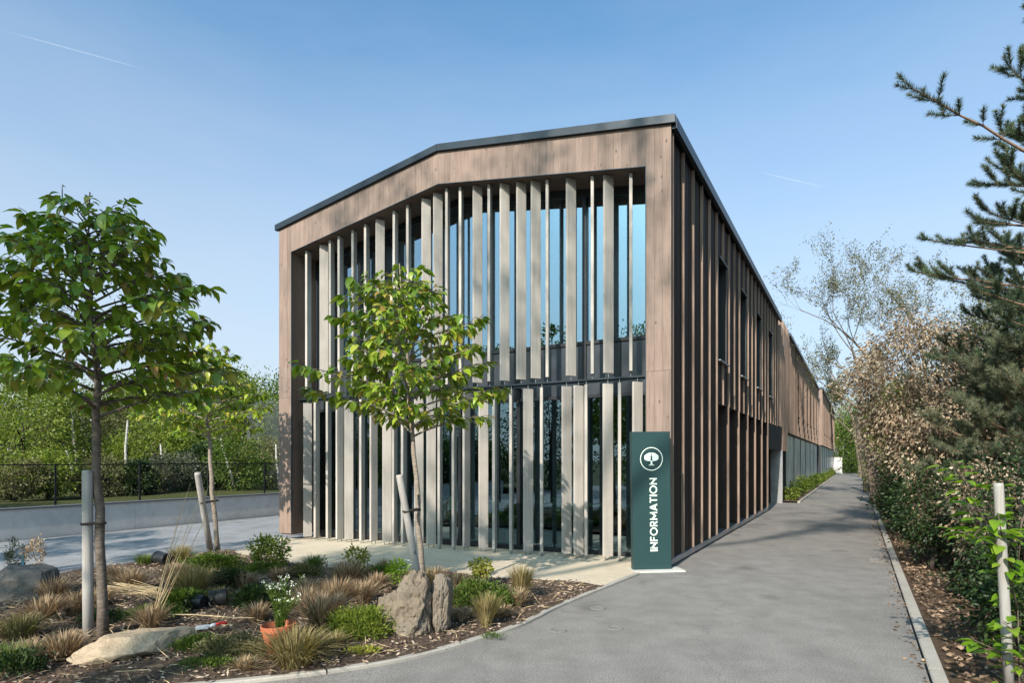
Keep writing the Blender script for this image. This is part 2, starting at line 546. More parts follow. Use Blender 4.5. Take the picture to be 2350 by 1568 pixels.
class MB:
    def __init__(self):
        self.v, self.f, self.smooth = [], [], False

    def add(self, vs, fs):
        k = len(self.v)
        self.v.extend([tuple(p) for p in vs])
        self.f.extend([tuple(i + k for i in f) for f in fs])
        return self

    def box(self, x0, x1, y0, y1, z0, z1):
        vs = [(x, y, z) for z in (z0, z1) for y in (y0, y1) for x in (x0, x1)]
        return self.add(vs, [(0, 2, 3, 1), (4, 5, 7, 6), (0, 1, 5, 4), (1, 3, 7, 5), (3, 2, 6, 7), (2, 0, 4, 6)])

    def prism(self, poly, y0, y1):
        """polygon in x,z pushed along y"""
        n = len(poly)
        vs = [(x, y0, z) for x, z in poly] + [(x, y1, z) for x, z in poly]
        fs = [tuple(range(n)), tuple(range(2 * n - 1, n - 1, -1))]
        fs += [(i, i + n, (i + 1) % n + n, (i + 1) % n) for i in range(n)]
        return self.add(vs, fs)

    def tube(self, path, radii, n=6, cap=True):
        path = [Vector(p) for p in path]
        if isinstance(radii, (int, float)):
            radii = [radii] * len(path)
        k = len(self.v)
        up = None
        for i, p in enumerate(path):
            t = (path[min(i + 1, len(path) - 1)] - path[max(i - 1, 0)])
            if t.length < 1e-9:
                t = Vector((0, 0, 1))
            t.normalize()
            if up is None:
                up = Vector((1, 0, 0)) if abs(t.x) < 0.8 else Vector((0, 1, 0))
            a = (up - t * up.dot(t)).normalized()
            up = a
            b = t.cross(a)
            for j in range(n):
                an = 2 * math.pi * j / n
                q = p + (a * math.cos(an) + b * math.sin(an)) * radii[i]
                self.v.append((q.x, q.y, q.z))
        for i in range(len(path) - 1):
            for j in range(n):
                j2 = (j + 1) % n
                self.f.append((k + i * n + j, k + i * n + j2, k + (i + 1) * n + j2, k + (i + 1) * n + j))
        if cap:
            self.f.append(tuple(k + j for j in range(n - 1, -1, -1)))
            e = k + (len(path) - 1) * n
            self.f.append(tuple(e + j for j in range(n)))
        return self

    def lathe(self, prof, n=24, c=(0, 0, 0)):
        k = len(self.v)
        for r, z in prof:
            for j in range(n):
                an = 2 * math.pi * j / n
                self.v.append((c[0] + r * math.cos(an), c[1] + r * math.sin(an), c[2] + z))
        for i in range(len(prof) - 1):
            for j in range(n):
                j2 = (j + 1) % n
                self.f.append((k + i * n + j, k + i * n + j2, k + (i + 1) * n + j2, k + (i + 1) * n + j))
        return self

    def mesh(self, name, smooth=False):
        me = bpy.data.meshes.new(name)
        me.from_pydata(self.v, [], self.f)
        if smooth:
            me.polygons.foreach_set('use_smooth', [True] * len(me.polygons))
        me.update()
        return me

    def build(self, name, mat, parent=None, smooth=False, loc=None, rz=None):
        return link_mesh(name, self.mesh(name, smooth), mat, parent, loc, rz)


def np_mesh(name, verts, faces):
    """verts (n,3) array, faces (m,k) array of equal-sided faces"""
    me = bpy.data.meshes.new(name)
    nf, k = faces.shape
    me.vertices.add(len(verts))
    me.vertices.foreach_set('co', np.ascontiguousarray(verts, dtype=np.float32).ravel())
    me.loops.add(nf * k)
    me.loops.foreach_set('vertex_index', np.ascontiguousarray(faces, dtype=np.int32).ravel())
    me.polygons.add(nf)
    me.polygons.foreach_set('loop_start', np.arange(0, nf * k, k, dtype=np.int32))
    me.polygons.foreach_set('loop_total', np.full(nf, k, dtype=np.int32))
    me.update(calc_edges=True)
    return me


def unit(a):
    return a / np.maximum(np.linalg.norm(a, axis=-1, keepdims=True), 1e-9)


def leaf_cloud(name, P, D, length, width, mat, parent, rng, fold=0.18, kind=None):
    """small pointed four-cornered leaves: P base points, D directions"""
    n = len(P)
    D = unit(D)
    rnd = rng.normal(size=(n, 3))
    S = unit(np.cross(D, rnd))
    N = np.cross(S, D)
    L = (np.broadcast_to(length, n) * rng.uniform(0.7, 1.3, n))[:, None]
    W = (np.broadcast_to(width, n) * rng.uniform(0.75, 1.25, n))[:, None]
    v = np.empty((n, 4, 3))
    v[:, 0] = P
    v[:, 1] = P + D * L * 0.45 + S * W * 0.5 + N * L * fold
    v[:, 2] = P + D * L
    v[:, 3] = P + D * L * 0.45 - S * W * 0.5 + N * L * fold
    f = np.arange(n * 4).reshape(n, 4)
    me = np_mesh(name, v.reshape(-1, 3), f)
    o = link_mesh(name, me, mat, parent)
    tag(o, kind=kind)
    return o


def needle_cloud(name, P, D, length, width, mat, parent, rng, kind=None):
    n = len(P)
    D = unit(D)
    S = unit(np.cross(D, rng.normal(size=(n, 3))))
    L = (np.broadcast_to(length, n) * rng.uniform(0.75, 1.2, n))[:, None]
    v = np.empty((n, 3, 3))
    v[:, 0] = P + S * width * 0.5
    v[:, 1] = P - S * width * 0.5
    v[:, 2] = P + D * L
    me = np_mesh(name, v.reshape(-1, 3), np.arange(n * 3).reshape(n, 3))
    o = link_mesh(name, me, mat, parent)
    tag(o, kind=kind)
    return o


def fill_sheet(name, poly, zf, mat, cell=None, parent=None, kind='structure'):
    """flat polygon in plan, triangulated, with inner points every cell metres"""
    pts = [Vector(p) for p in poly]
    n = len(pts)
    edges = [(i, (i + 1) % n) for i in range(n)]
    if cell:
        dense, k = [], 0
        for i in range(n):
            a, b = pts[i], pts[(i + 1) % n]
            m = max(1, int((b - a).length / cell))
            dense += [a.lerp(b, j / m) for j in range(m)]
        pts = dense
        n = len(pts)
        edges = [(i, (i + 1) % n) for i in range(n)]
        xs = [p.x for p in pts]
        ys = [p.y for p in pts]
        y = min(ys)
        while y < max(ys):
            x = min(xs)
            while x < max(xs):
                pts.append(Vector((x + random.uniform(-.3, .3) * cell, y + random.uniform(-.3, .3) * cell)))
                x += cell
            y += cell
    r = delaunay_2d_cdt(pts, edges, [list(range(n))], 1, 1e-5)
    vs = [(p.x, p.y, zf(p.x, p.y)) for p in r[0]]
    me = bpy.data.meshes.new(name)
    me.from_pydata(vs, [], [tuple(f) for f in r[2]])
    me.update()
    bm = bmesh.new()
    bm.from_mesh(me)
    bmesh.ops.recalc_face_normals(bm, faces=bm.faces)
    for f in bm.faces:
        if f.normal.z < 0:
            f.normal_flip()
    bm.to_mesh(me)
    bm.free()
    if cell:
        me.polygons.foreach_set('use_smooth', [True] * len(me.polygons))
    o = link_mesh(name, me, mat, parent)
    tag(o, kind=kind)
    return o


def inside(poly, x, y):
    r = False
    n = len(poly)
    for i in range(n):
        x1, y1 = poly[i]
        x2, y2 = poly[(i + 1) % n]
        if (y1 > y) != (y2 > y) and x < (x2 - x1) * (y - y1) / (y2 - y1) + x1:
            r = not r
    return r

# ------------------------------------------------------------------ ground sheets
random.seed(4)
big = MB()
big.add([(-4000, -3000, -0.40), (4000, -3000, -0.40), (4000, 6000, -0.40), (-4000, 6000, -0.40)], [(0, 1, 2, 3)])
tag(big.build('ground', 'meadow'), kind='structure')


def lpoly(pts):
    return [l2w(*p) for p in pts]


KX = 2.93            # far side of the lane, measured from the building wall
fill_sheet('road', lpoly([(-0.5, -30), (KX, -30), (KX, 78), (0.55, 78), (0.55, 16.4), (-0.5, 16.4)]), lambda x, y: 0.0, 'asphalt')
fill_sheet('forecourt', lpoly([(-5, -30), (-0.5, -30), (-0.5, 0.5), (-5, 0.5)]), gz, 'asphalt')
fill_sheet('parking', lpoly([(-14.3, -30), (-5, -30), (-5, 0.5), (-8.6, 0.5), (-8.6, 60), (-14.3, 60)]), gz, 'asphalt_blue')
fill_sheet('verge', lpoly([(KX + 0.1, -30), (60, -30), (60, 160), (KX + 0.1, 160)]),
           lambda x, y: 0.02 + 0.10 * noise.noise(Vector((x * 0.5, y * 0.5, 3))) * min(1, max(0, w2l(x, y)[0] - KX - 0.3)), 'litter_soil', cell=1.3)
fill_sheet('bank', lpoly([(-75, -30), (-14.62, -30), (-14.62, 110), (-75, 110)]),
           lambda x, y: 0.42 + 0.25 * noise.noise(Vector((x * 0.15, y * 0.15, 9))) * min(1, max(0, -w2l(x, y)[0] - 16) * 0.3), 'meadow', cell=3.0)
fill_sheet('planting_strip', lpoly([(-0.3, 16.4), (0.45, 16.4), (0.45, 72), (-0.3, 72)]), lambda x, y: 0.05, 'mulch')

KERB = [(1.80, 8.76), (0.582, 6.937), (0.25, 6.35), (-0.03, 5.91), (-0.583, 5.30), (-1.059, 4.93), (-1.767, 4.63), (-2.6, 4.43), (-4, 4.3), (-6, 4.3), (-8, 4.5)]
BED_BACK = [at(523, 1268), at(575, 1284), at(690, 1303), at(800, 1318), at(900, 1318), at(1004, 1321), at(1110, 1332), at(1227, 1337), at(1381, 1349)]
BED_LEFT = [(-8.6, 6.0), (-7.4, 7.2), at(20, 1348), at(117, 1327), at(275, 1305)]
corner = BED_BACK[-1]


def smooth_path(pts, step=0.12):
    """Catmull-Rom through the points"""
    P = [Vector((p[0], p[1])) for p in pts]
    out = []
    for i in range(len(P) - 1):
        p0, p1, p2, p3 = P[max(i - 1, 0)], P[i], P[i + 1], P[min(i + 2, len(P) - 1)]
        m = max(2, int((p2 - p1).length / step))
        for j in range(m):
            t = j / m
            out.append(0.5 * ((2 * p1) + (p2 - p0) * t + (2 * p0 - 5 * p1 + 4 * p2 - p3) * t * t + (3 * p1 - p0 - 3 * p2 + p3) * t ** 3))
    out.append(P[-1])
    return out


kerb_line = smooth_path(KERB, 0.1)
ki = min(range(len(kerb_line)), key=lambda i: (kerb_line[i] - Vector(corner)).length)
BED = [tuple(p) for p in kerb_line[ki:]] + BED_LEFT + [tuple(p) for p in smooth_path(BED_BACK, 0.25)[:-1]]


def edge_dist(x, y):
    return min((Vector((x, y)) - p).length for p in kerb_line[::4])


def bz(x, y):
    h = gz(x, y) + 0.028
    d = edge_dist(x, y)
    h += 0.03 * min(1, d / 1.6)
    h += 0.035 * noise.noise(Vector((x * 1.7, y * 1.7, 0))) * min(1, d / 0.5)
    h += 0.012 * noise.noise(Vector((x * 7, y * 7, 0))) * min(1, d / 0.3)
    return h


fill_sheet('planting_bed', BED, bz, 'mulch', cell=0.13)
apron = [tuple(p) for p in kerb_line[:ki + 1]] + [tuple(p) for p in smooth_path(BED_BACK, 0.25)[::-1][1:]]
apron += [l2w(-8.9, 0.2), l2w(-8.36, 0.2), l2w(-8.36, 0.95), l2w(-0.36, 0.95), l2w(-0.36, -0.05)]
fill_sheet('apron', apron, lambda x, y: gz(x, y) + 0.012, 'apron_concrete')

# kerb of the bed: concrete edging stones, one metre each
kerb = empty('bed_kerb', (0, 0, 0))
tag(kerb, kind='structure')


def kerb_run(parent, line, width, z0f, h, L=1.0, gap=0.006):
    acc, seg = 0.0, [line[0]]
    for i in range(1, len(line)):
        acc += (line[i] - line[i - 1]).length
        seg.append(line[i])
        if acc >= L or i == len(line) - 1:
            m = MB()
            vs = []
            for j, p in enumerate(seg):
                t = (seg[min(j + 1, len(seg) - 1)] - seg[max(j - 1, 0)]).normalized()
                nrm = Vector((-t.y, t.x))
                q = p + t * (gap if j == 0 else (-gap if j == len(seg) - 1 else 0))
                b = z0f(p.x, p.y)
                for s, z in ((-0.5, -0.06), (-0.5, h - 0.008), (-0.38, h), (0.38, h), (0.5, h - 0.008), (0.5, -0.06)):
                    w = q + nrm * width * s
                    vs.append((w.x, w.y, b + z))
            fs = []
            for j in range(len(seg) - 1):
                for k in range(5):
                    a = j * 6 + k
                    fs.append((a, a + 1, a + 7, a + 6))
            fs += [(0, 5, 4, 3, 2, 1), tuple(len(vs) - 6 + k for k in range(6))]
            m.add(vs, fs)
            m.build('kerb_stone', 'kerb_concrete', parent)
            acc, seg = 0.0, [line[i]]


kerb_run(kerb, kerb_line, 0.068, gz, 0.03)
lane_kerb = tag(empty('lane_kerb'), kind='structure')
kline = [Vector(l2w(KX + 0.07, s * 0.5 - 8)) for s in range(0, 110)]
kerb_run(lane_kerb, kline, 0.11, lambda x, y: 0, 0.022)
strip_kerb = tag(empty('strip_kerb'), kind='structure')
kerb_run(strip_kerb, [Vector(l2w(0.52, 16.5 + s * 0.5)) for s in range(0, 110)], 0.1, lambda x, y: 0, 0.07)

# ------------------------------------------------------------------ the building
W = 8.73
HALF = W / 2


def roof_z(x):
    return 6.76 + 0.66 * (1 - abs(x + HALF) / HALF)


def open_z(x):
    return 6.22 + 0.61 * (1 - abs(x + HALF) / 3.975)


building = empty('timber_building', (OX, OY, 0), -A)
tag(building, 'large brown timber building with gabled front full of pale vertical louvres', 'building')
# solid walls behind the boards
c = MB()
c.box(-W + 0.04, -W + 0.36, 0.035, 15.0, 0.0, 6.7)
c.box(-0.39, -0.075, 0.035, 3.60, 0.12, 6.7)
c.box(-0.39, -0.075, 3.60, 11.95, 2.86, 3.70)
c.box(-0.39, -0.075, 11.95, 15.0, 2.90, 3.70)
c.box(-0.39, -0.075, 3.60, 15.0, 5.86, 6.7)
for i in range(5):
    y0 = 3.60 if i == 0 else 3.72 + 2.735 * (i - 1) + 0.99
    y1 = 3.70 + 2.735 * i if i < 4 else 15.0
    c.box(-0.39, -0.075, y0, y1, 3.70, 5.86)
c.build('wall', 'reveal', building)
c = MB()
for x0, x1 in ((-W + 0.36, -HALF), (-HALF, -0.39)):
    c.prism([(x0, open_z(x0) + 0.05), (x1, open_z(x1) + 0.05), (x1, roof_z(x1) - 0.03), (x0, roof_z(x0) - 0.03)], 0.035, 0.7)
c.build('fascia_core', 'reveal', building)
# front boards, each one a plank
n_f = 60
pw = 7.95 / n_f
for i in range(n_f):
    x0 = -8.34 + i * pw + 0.0012
    x1 = x0 + pw - 0.0024
    m = MB()
    xm = [x0, x1]
    if x0 < -HALF < x1:
        xm = [x0, -HALF, x1]
    poly = [(x, open_z(x)) for x in xm] + [(x, roof_z(x)) for x in reversed(xm)]
    off = random.uniform(0, 0.0015)
    m.prism(poly, -off, 0.033)
    m.build('plank', 'larch', building)
for base in (-W, -0.39):
    for i in range(3):
        x0 = base + i * 0.13 + 0.0012
        x1 = x0 + 0.1276
        for z0, z1 in ((0.03, 3.018), (3.022, None)):
            off = random.uniform(0, 0.003)
            t0 = z1 if z1 else roof_z(x0)
            t1 = z1 if z1 else roof_z(x1)
            m = MB()
            m.prism([(x0, z0), (x1, z0), (x1, t1), (x0, t0)], -off, 0.033)
            m.build('plank', 'larch', building)
# reveals of the big opening
m = MB()
m.box(-8.358, -8.338, 0.034, 0.74, 0.02, 6.24)
m.build('reveal_board', 'reveal', building)
m = MB()
m.box(-0.392, -0.372, 0.034, 0.74, 0.05, 6.20)
m.build('reveal_board', 'frame_dark', building)
for x0, x1 in ((-8.337, -HALF - 0.001), (-HALF + 0.001, -0.393)):
    m = MB()
    m.prism([(x0, open_z(x0) - 0.002), (x1, open_z(x1) - 0.002), (x1, open_z(x1) + 0.045), (x0, open_z(x0) + 0.045)], 0.034, 0.74)
    m.build('soffit', 'reveal', building)
# slim metal edge round the opening
m = MB()
for x0, x1 in ((-8.345, -HALF), (-HALF, -0.385)):
    m.prism([(x0, open_z(x0) - 0.012), (x1, open_z(x1) - 0.012), (x1, open_z(x1) - 0.003), (x0, open_z(x0) - 0.003)], -0.008, 0.033)
m.box(-0.3995, -0.391, -0.008, 0.033, 0.05, 6.205)
m.box(-8.339, -8.331, -0.008, 0.033, 0.05, 6.235)
m.build('edge_trim', 'spandrel', building)

# roof: dark metal sheets and the front and side copings in lengths
for s in (-1, 1):
    m = MB()
    xe = 0.06 if s > 0 else -W - 0.06
    m.prism([(xe, roof_z(xe) + 0.07), (-HALF, roof_z(-HALF) + 0.07), (-HALF, roof_z(-HALF) + 0.01), (xe, roof_z(xe) + 0.01)], 0.02, 15.05)
    m.build('roof', 'metal_trim', building)
cuts = [-W - 0.075, -W + 2.55, -HALF, -HALF + 2.3, 0.075]
for i in range(4):
    x0, x1 = cuts[i] + 0.002, cuts[i + 1] - 0.002
    m = MB()
    m.prism([(x0, roof_z(x0) + 0.004), (x1, roof_z(x1) + 0.004), (x1, roof_z(x1) + 0.128), (x0, roof_z(x0) + 0.128)], -0.06, 0.018)
    m.build('coping', 'metal_trim', building)
for i in range(5):
    m = MB()
    m.box(0.012, 0.078, 0.022 + i * 3.0, 3.016 + i * 3.0, 6.70, 6.872)
    m.build('coping', 'metal_trim', building)

# louvres: (left edge, turn) of the upper and lower row
UP = [(-8.06, 'n'), (-7.68, 'w'), (-7.35, 'n'), (-7.09, 'n'), (-6.7, 'n'), (-6.35, 'n'), (-6.09, 'w'), (-5.59, 'n'), (-5.25, 'n'), (-4.92, 'w'),
      (-4.64, 'w'), (-4.31, 'n'), (-4.0, 'n'), (-3.74, 'w'), (-3.37, 'n'), (-3.16, 'w'), (-2.82, 'w'), (-2.53, 'w'), (-2.2, 'n'), (-1.86, 'w'), (-1.37, 'n'), (-1.19, 'w'), (-0.71, 'n')]
LO = [(-8.18, 'w'), (-7.8, 'n'), (-7.44, 'n'), (-7.16, 'm'), (-6.95, 'w'), (-6.48, 'n'), (-6.21, 'm'), (-5.91, 'w'), (-5.61, 'n'), (-5.38, 'n'), (-5.1, 'w'), (-4.8, 'w'),
      (-4.49, 'n'), (-4.16, 'n'), (-3.93, 'm'), (-3.61, 'w'), (-3.27, 'n'), (-2.92, 'n'), (-2.68, 'w'), (-2.31, 'n'), (-1.94, 'w'), (-1.72, 'w'), (-1.48, 'n'), (-1.2, 'w'), (-0.9, 'n'), (-0.7, 'w')]
TURN = {'w': (R(35), 0.10), 'n': (R(-19), 0.0), 'm': (R(6), 0.045)}
YL = 0.225


def blade(x, kind, z0, z1):
    phi, off = TURN[kind]
    phi += R(random.uniform(-2, 2))
    m = MB()
    b = 0.004
    L, T = 0.178 / 2, 0.05 / 2
    poly = [(-T + b, -L), (T - b, -L), (T, -L + b), (T, L - b), (T - b, L), (-T + b, L), (-T, L - b), (-T, -L + b)]
    n = len(poly)
    vs = [(p[0], p[1], z0) for p in poly] + [(p[0], p[1], z1) for p in poly]
    fs = [tuple(range(n - 1, -1, -1)), tuple(range(n, 2 * n))] + [(i, (i + 1) % n, (i + 1) % n + n, i + n) for i in range(n)]
    m.add(vs, fs)
    o = m.build('louvre', 'louvre_wood', building, loc=(x + off, YL, 0), rz=-phi)
    return o


for x, k in UP:
    zt = open_z(x) - 0.03
    o = blade(x, k, 3.075, zt)
    for a_, b_ in ((3.0, 3.075), (zt, zt + 0.03)):
        p = MB()
        p.tube([(0, 0, a_), (0, 0, b_)], 0.008)
        p.build('pivot_pin', 'steel', o)
for x, k in LO:
    zb = -0.015 * max(0, -x - 0.5) + 0.075
    o = blade(x, k, zb, 2.90)
    for q_, a_, b_ in ((0, 2.90, 2.97), (-0.05, zb - 0.075, zb), (0.05, zb - 0.075, zb)):
        p = MB()
        p.tube([(0, q_, a_), (0, q_, b_)], 0.008)
        p.build('pivot_pin', 'steel', o)
    p = MB()
    p.box(-0.02, 0.02, -0.075, 0.075, zb - 0.07, zb - 0.063)
    p.build('foot_plate', 'steel', o)
m = MB()
m.box(-8.335, -0.40, YL - 0.03, YL + 0.03, 2.972, 3.0)
m.box(-8.335, -0.40, YL + 0.02, YL + 0.032, 2.93, 2.971)
m.build('louvre_rail', 'metal_trim', building)
m = MB()
for x in (-7.0, -5.6, -4.3, -3.0, -1.7):
    m.box(x - 0.02, x + 0.02, YL + 0.034, 0.70, 2.95, 2.985)
m.build('rail_bracket', 'metal_trim', building)

# glazing behind the louvres
GY = 0.74
NB = 6
bw = 7.94 / NB
for i in range(NB):
    x0 = -8.335 + i * bw
    x1 = x0 + bw
    a, b = x0 + 0.035, x1 - 0.035
    m = MB()
    m.prism([(a, 3.74), (b, 3.74), (b, min(open_z(b), 6.83) - 0.14), (a, open_z(a) - 0.14)], GY + 0.02, GY + 0.032)
    m.build('pane', 'glass_upper', building)
    m = MB()
    m.prism([(a, 0.06), (b, 0.06), (b, 2.74), (a, 2.74)], GY + 0.02, GY + 0.032)
    m.build('pane', 'glass_lower', building)
    for j in range(2):
        m = MB()
        m.box(x0 + j * bw / 2 + 0.004, x0 + (j + 1) * bw / 2 - 0.004, GY - 0.004, GY + 0.03, 2.80, 3.68)
        m.build('spandrel_panel', 'spandrel', building)
for i in range(NB + 1):
    x = -8.335 + i * bw
    xa, xb = max(x - 0.035, -8.336), min(x + 0.035, -0.394)
    m = MB()
    m.prism([(xa, -0.12), (xb, -0.12), (xb, open_z(xb) - 0.14), (xa, open_z(xa) - 0.14)], GY - 0.045, GY + 0.08)
    m.build('mullion', 'frame_dark', building)
m = MB()
for z0, z1 in ((-0.12, 0.06), (2.74, 2.798), (3.682, 3.74)):
    m.box(-8.337, -0.393, GY - 0.035, GY + 0.07, z0, z1)
for x0, x1 in ((-8.337, -HALF), (-HALF, -0.393)):
    m.prism([(x0, open_z(x0) - 0.14), (x1, open_z(x1) - 0.14), (x1, open_z(x1) + 0.045), (x0, open_z(x0) + 0.045)], GY - 0.034, GY + 0.07)
m.build('transom', 'frame_dark', building)

# rooms behind the glass
m = MB()
m.box(-8.36, -0.36, GY + 0.09, 7.8, -0.14, 0.0)
m.build('room_floor', 'interior_floor', building)
m = MB()
m.box(-8.36, -0.395, GY + 0.09, 7.8, 2.90, 3.55)
m.build('floor_slab', 'ceiling', building)
m = MB()
m.box(-8.36, -0.395, 7.8, 7.95, -0.1, 7.0)
m.box(-8.36, -3.2, 4.6, 4.7, 0.0, 2.90)
m.build('room_wall', 'interior_wall', building)
for y in (1.7, 3.4, 5.1, 6.8):
    for x0, x1 in ((-8.36, -HALF), (-HALF, -0.40)):
        m = MB()
        m.prism([(x0, open_z(x0) - 0.32), (x1, open_z(x1) - 0.32), (x1, open_z(x1) + 0.12), (x0, open_z(x0) + 0.12)], y, y + 0.14)
        m.build('roof_beam', 'glulam', building)
m = MB()
for x0, x1 in ((-8.36, -HALF), (-HALF, -0.40)):
    m.prism([(x0, open_z(x0) + 0.13), (x1, open_z(x1) + 0.13), (x1, open_z(x1) + 0.2), (x0, open_z(x0) + 0.2)], 0.72, 7.8)
m.build('room_ceiling', 'glulam', building)

# side wall: narrow boards, battens, four tall windows, the finned recess and the entrance
WIN = [3.72 + 2.735 * i for i in range(4)]


def side_cladding(parent, y0, y1, z_low, z_high, holes, x_face, mat='larch_shaded', pitch=0.092):
    m = MB()
    y = y0
    k = 0
    while y < y1 - 0.01:
        b0, b1 = y, min(y + pitch - 0.008, y1)
        cuts_ = sorted([(h[2], h[3]) for h in holes if h[0] < (b0 + b1) / 2 < h[1]])
        z = z_low
        spans = []
        for q0, q1 in cuts_:
            if q0 > z:
                spans.append((z, q0))
            z = max(z, q1)
        if z < z_high:
            spans.append((z, z_high))
        for q0, q1 in spans:
            m.box(x_face - 0.018 - (0.006 if k % 3 == 1 else 0), x_face - (0.006 if k % 3 == 1 else 0), b0, b1, q0, q1)
        y += pitch
        k += 1
    o = m.build('cladding', mat, parent)
    tag(o, kind='stuff')
    return o


HOLES = [(w, w + 0.97, 3.72, 5.83) for w in WIN] + [(3.66, 11.95, -1, 2.82), (11.95, 15.1, -1, 2.86)]
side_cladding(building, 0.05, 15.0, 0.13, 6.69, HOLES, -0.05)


def batten(parent, y, z0, z1, x0=-0.048, x1=0.0, w=0.034, mat='larch_batten'):
    m = MB()
    m.box(x0, x1, y - w / 2, y + w / 2, z0, z1)
    return m.build('batten', mat, parent)


for i in range(22):
    y = 0.15 + 0.684 * i
    if y > 14.95:
        break
    segs = [(0.13, 6.69)]
    for h in HOLES:
        if h[0] + 0.03 < y < h[1] - 0.03:
            new = []
            for a, b in segs:
                if h[3] > a and h[2] < b:
                    if h[2] > a:
                        new.append((a, h[2]))
                    if h[3] < b:
                        new.append((h[3], b))
                else:
                    new.append((a, b))
            segs = new
    for a, b in segs:
        batten(building, y + random.uniform(-0.008, 0.008), a, b)
for w in WIN:
    f = MB()
    f.box(-0.30, -0.02, w, w + 0.035, 3.72, 5.83)
    f.box(-0.30, -0.02, w + 0.935, w + 0.97, 3.72, 5.83)
    f.box(-0.30, 0.01, w - 0.01, w + 0.98, 5.831, 5.86)
    fr = f.build('window', 'frame_dark', building)
    p = MB()
    p.box(-0.25, -0.235, w + 0.036, w + 0.934, 3.74, 5.82)
    p.build('pane', 'void', fr)
    p = MB()
    p.box(-0.29, 0.035, w - 0.02, w + 0.99, 3.69, 3.718)
    p.build('sill', 'steel', fr)
# finned recess
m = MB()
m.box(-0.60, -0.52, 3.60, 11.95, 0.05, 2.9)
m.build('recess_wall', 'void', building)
m = MB()
m.box(-0.52, -0.05, 3.60, 11.95, 2.822, 2.86)
m.build('recess_soffit', 'frame_dark', building)
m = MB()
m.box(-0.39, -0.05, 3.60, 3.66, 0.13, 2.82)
m.build('recess_jamb', 'larch_shaded', building)
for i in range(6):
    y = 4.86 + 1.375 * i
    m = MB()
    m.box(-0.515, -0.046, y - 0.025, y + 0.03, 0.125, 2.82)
    fin = m.build('fin', 'larch_shaded', building)  # shade painted into the body tone, sunlit edge kept as lighter wood
    m = MB()
    m.box(-0.045, 0.0, y - 0.03, y + 0.03, 0.125, 2.82)
    m.build('fin_edge', 'larch_batten', fin)
m = MB()
m.box(-0.6, -0.055, 0.04, 11.9, 0.0, 0.122)
m.build('plinth', 'plinth', building)
m = MB()
m.box(-0.05, -0.02, 0.02, 11.9, 0.035, 0.118)
m.build('plinth_strip', 'panel_grey', building)
# entrance
m = MB()
m.box(-2.6, -2.5, 11.95, 16.1, 0.0, 2.86)
m.build('recess_wall', 'void', building)
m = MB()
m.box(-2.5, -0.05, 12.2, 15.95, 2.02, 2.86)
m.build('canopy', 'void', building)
m = MB()
m.box(-0.42, 0.0, 15.97, 16.10, 0.0, 2.02)
m.build('door_panel', 'panel_grey', building)
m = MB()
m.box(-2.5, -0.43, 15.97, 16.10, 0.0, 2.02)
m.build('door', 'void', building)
# open screen of tall laths above the entrance link
for i in range(7):
    y = 15.35 + 0.5 * i
    m = MB()
    m.box(-0.10, 0.0, y - 0.04, y + 0.04, 2.9 if y < 16.2 else (2.0 if y < 18 else 2.82), 7.02)
    m.build('batten', 'larch_batten', building)
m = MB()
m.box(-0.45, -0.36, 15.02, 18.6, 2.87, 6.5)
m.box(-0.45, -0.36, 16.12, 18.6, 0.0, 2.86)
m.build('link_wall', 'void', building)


def wing(name, label, y0, y1, xf, z_top, win, win_w, panels):
    """long rear wing along the lane: boarded upper floor over a glazed ground floor"""
    o = empty(name, (*l2w(xf, y0), 0), -A)
    tag(o, label, 'building')
    L = y1 - y0
    m = MB()
    m.box(-6.0, -0.075, 0.03, L, 2.80, z_top - 0.05)
    m.box(-6.0, -0.62, 0.03, L, 0.0, 2.80)
    m.build('wall', 'reveal', o)
    m = MB()
    m.box(-1.6, 0.0, 0.0, 0.028, 2.78, z_top - 0.02)
    m.build('end_boarding', 'larch', o)
    hl = [(w - y0, w - y0 + win_w, 3.70, 5.85) for w in win]
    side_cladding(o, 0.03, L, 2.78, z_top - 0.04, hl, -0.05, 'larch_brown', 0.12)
    k = 0
    y = 0.1
    while y < L - 0.05:
        ok = not any(h[0] - 0.02 < y < h[1] + 0.02 for h in hl)
        for a, b in ([(2.78, z_top - 0.04)] if ok else [(2.78, 3.68), (5.87, z_top - 0.04)]):
            batten(o, y, a, b, w=0.05)
        y += 0.5
    for h in hl:
        f = MB()
        f.box(-0.20, 0.0, h[0], h[0] + 0.03, 3.70, 5.85)
        f.box(-0.20, 0.0, h[1] - 0.03, h[1], 3.70, 5.85)
        fr = f.build('window', 'larch_shaded', o)
        p = MB()
        p.box(-0.18, -0.16, h[0] + 0.031, h[1] - 0.031, 3.72, 5.84)
        p.build('pane', 'void', fr)
        p = MB()
        p.box(-0.19, 0.05, h[0] - 0.02, h[1] + 0.02, 3.66, 3.698)
        p.build('sill', 'larch_shaded', fr)
    m = MB()
    m.box(-6.1, 0.06, -0.03, L + 0.03, z_top - 0.035, z_top + 0.10)
    m.build('roof', 'metal_trim', o)
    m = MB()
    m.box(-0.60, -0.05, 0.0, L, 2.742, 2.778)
    m.build('soffit', 'larch_shaded', o)
    pl = L / panels
    for i in range(panels):
        m = MB()
        m.box(-0.20, -0.14, i * pl + 0.06, (i + 1) * pl - 0.06, 0.06, 2.74)
        m.build('glazed_panel', 'glazed_panel', o)
        m = MB()
        m.box(-0.40, -0.12, i * pl - 0.06, i * pl + 0.06, 0.03, 2.741)
        m.build('post', 'frame_dark', o)
    return o


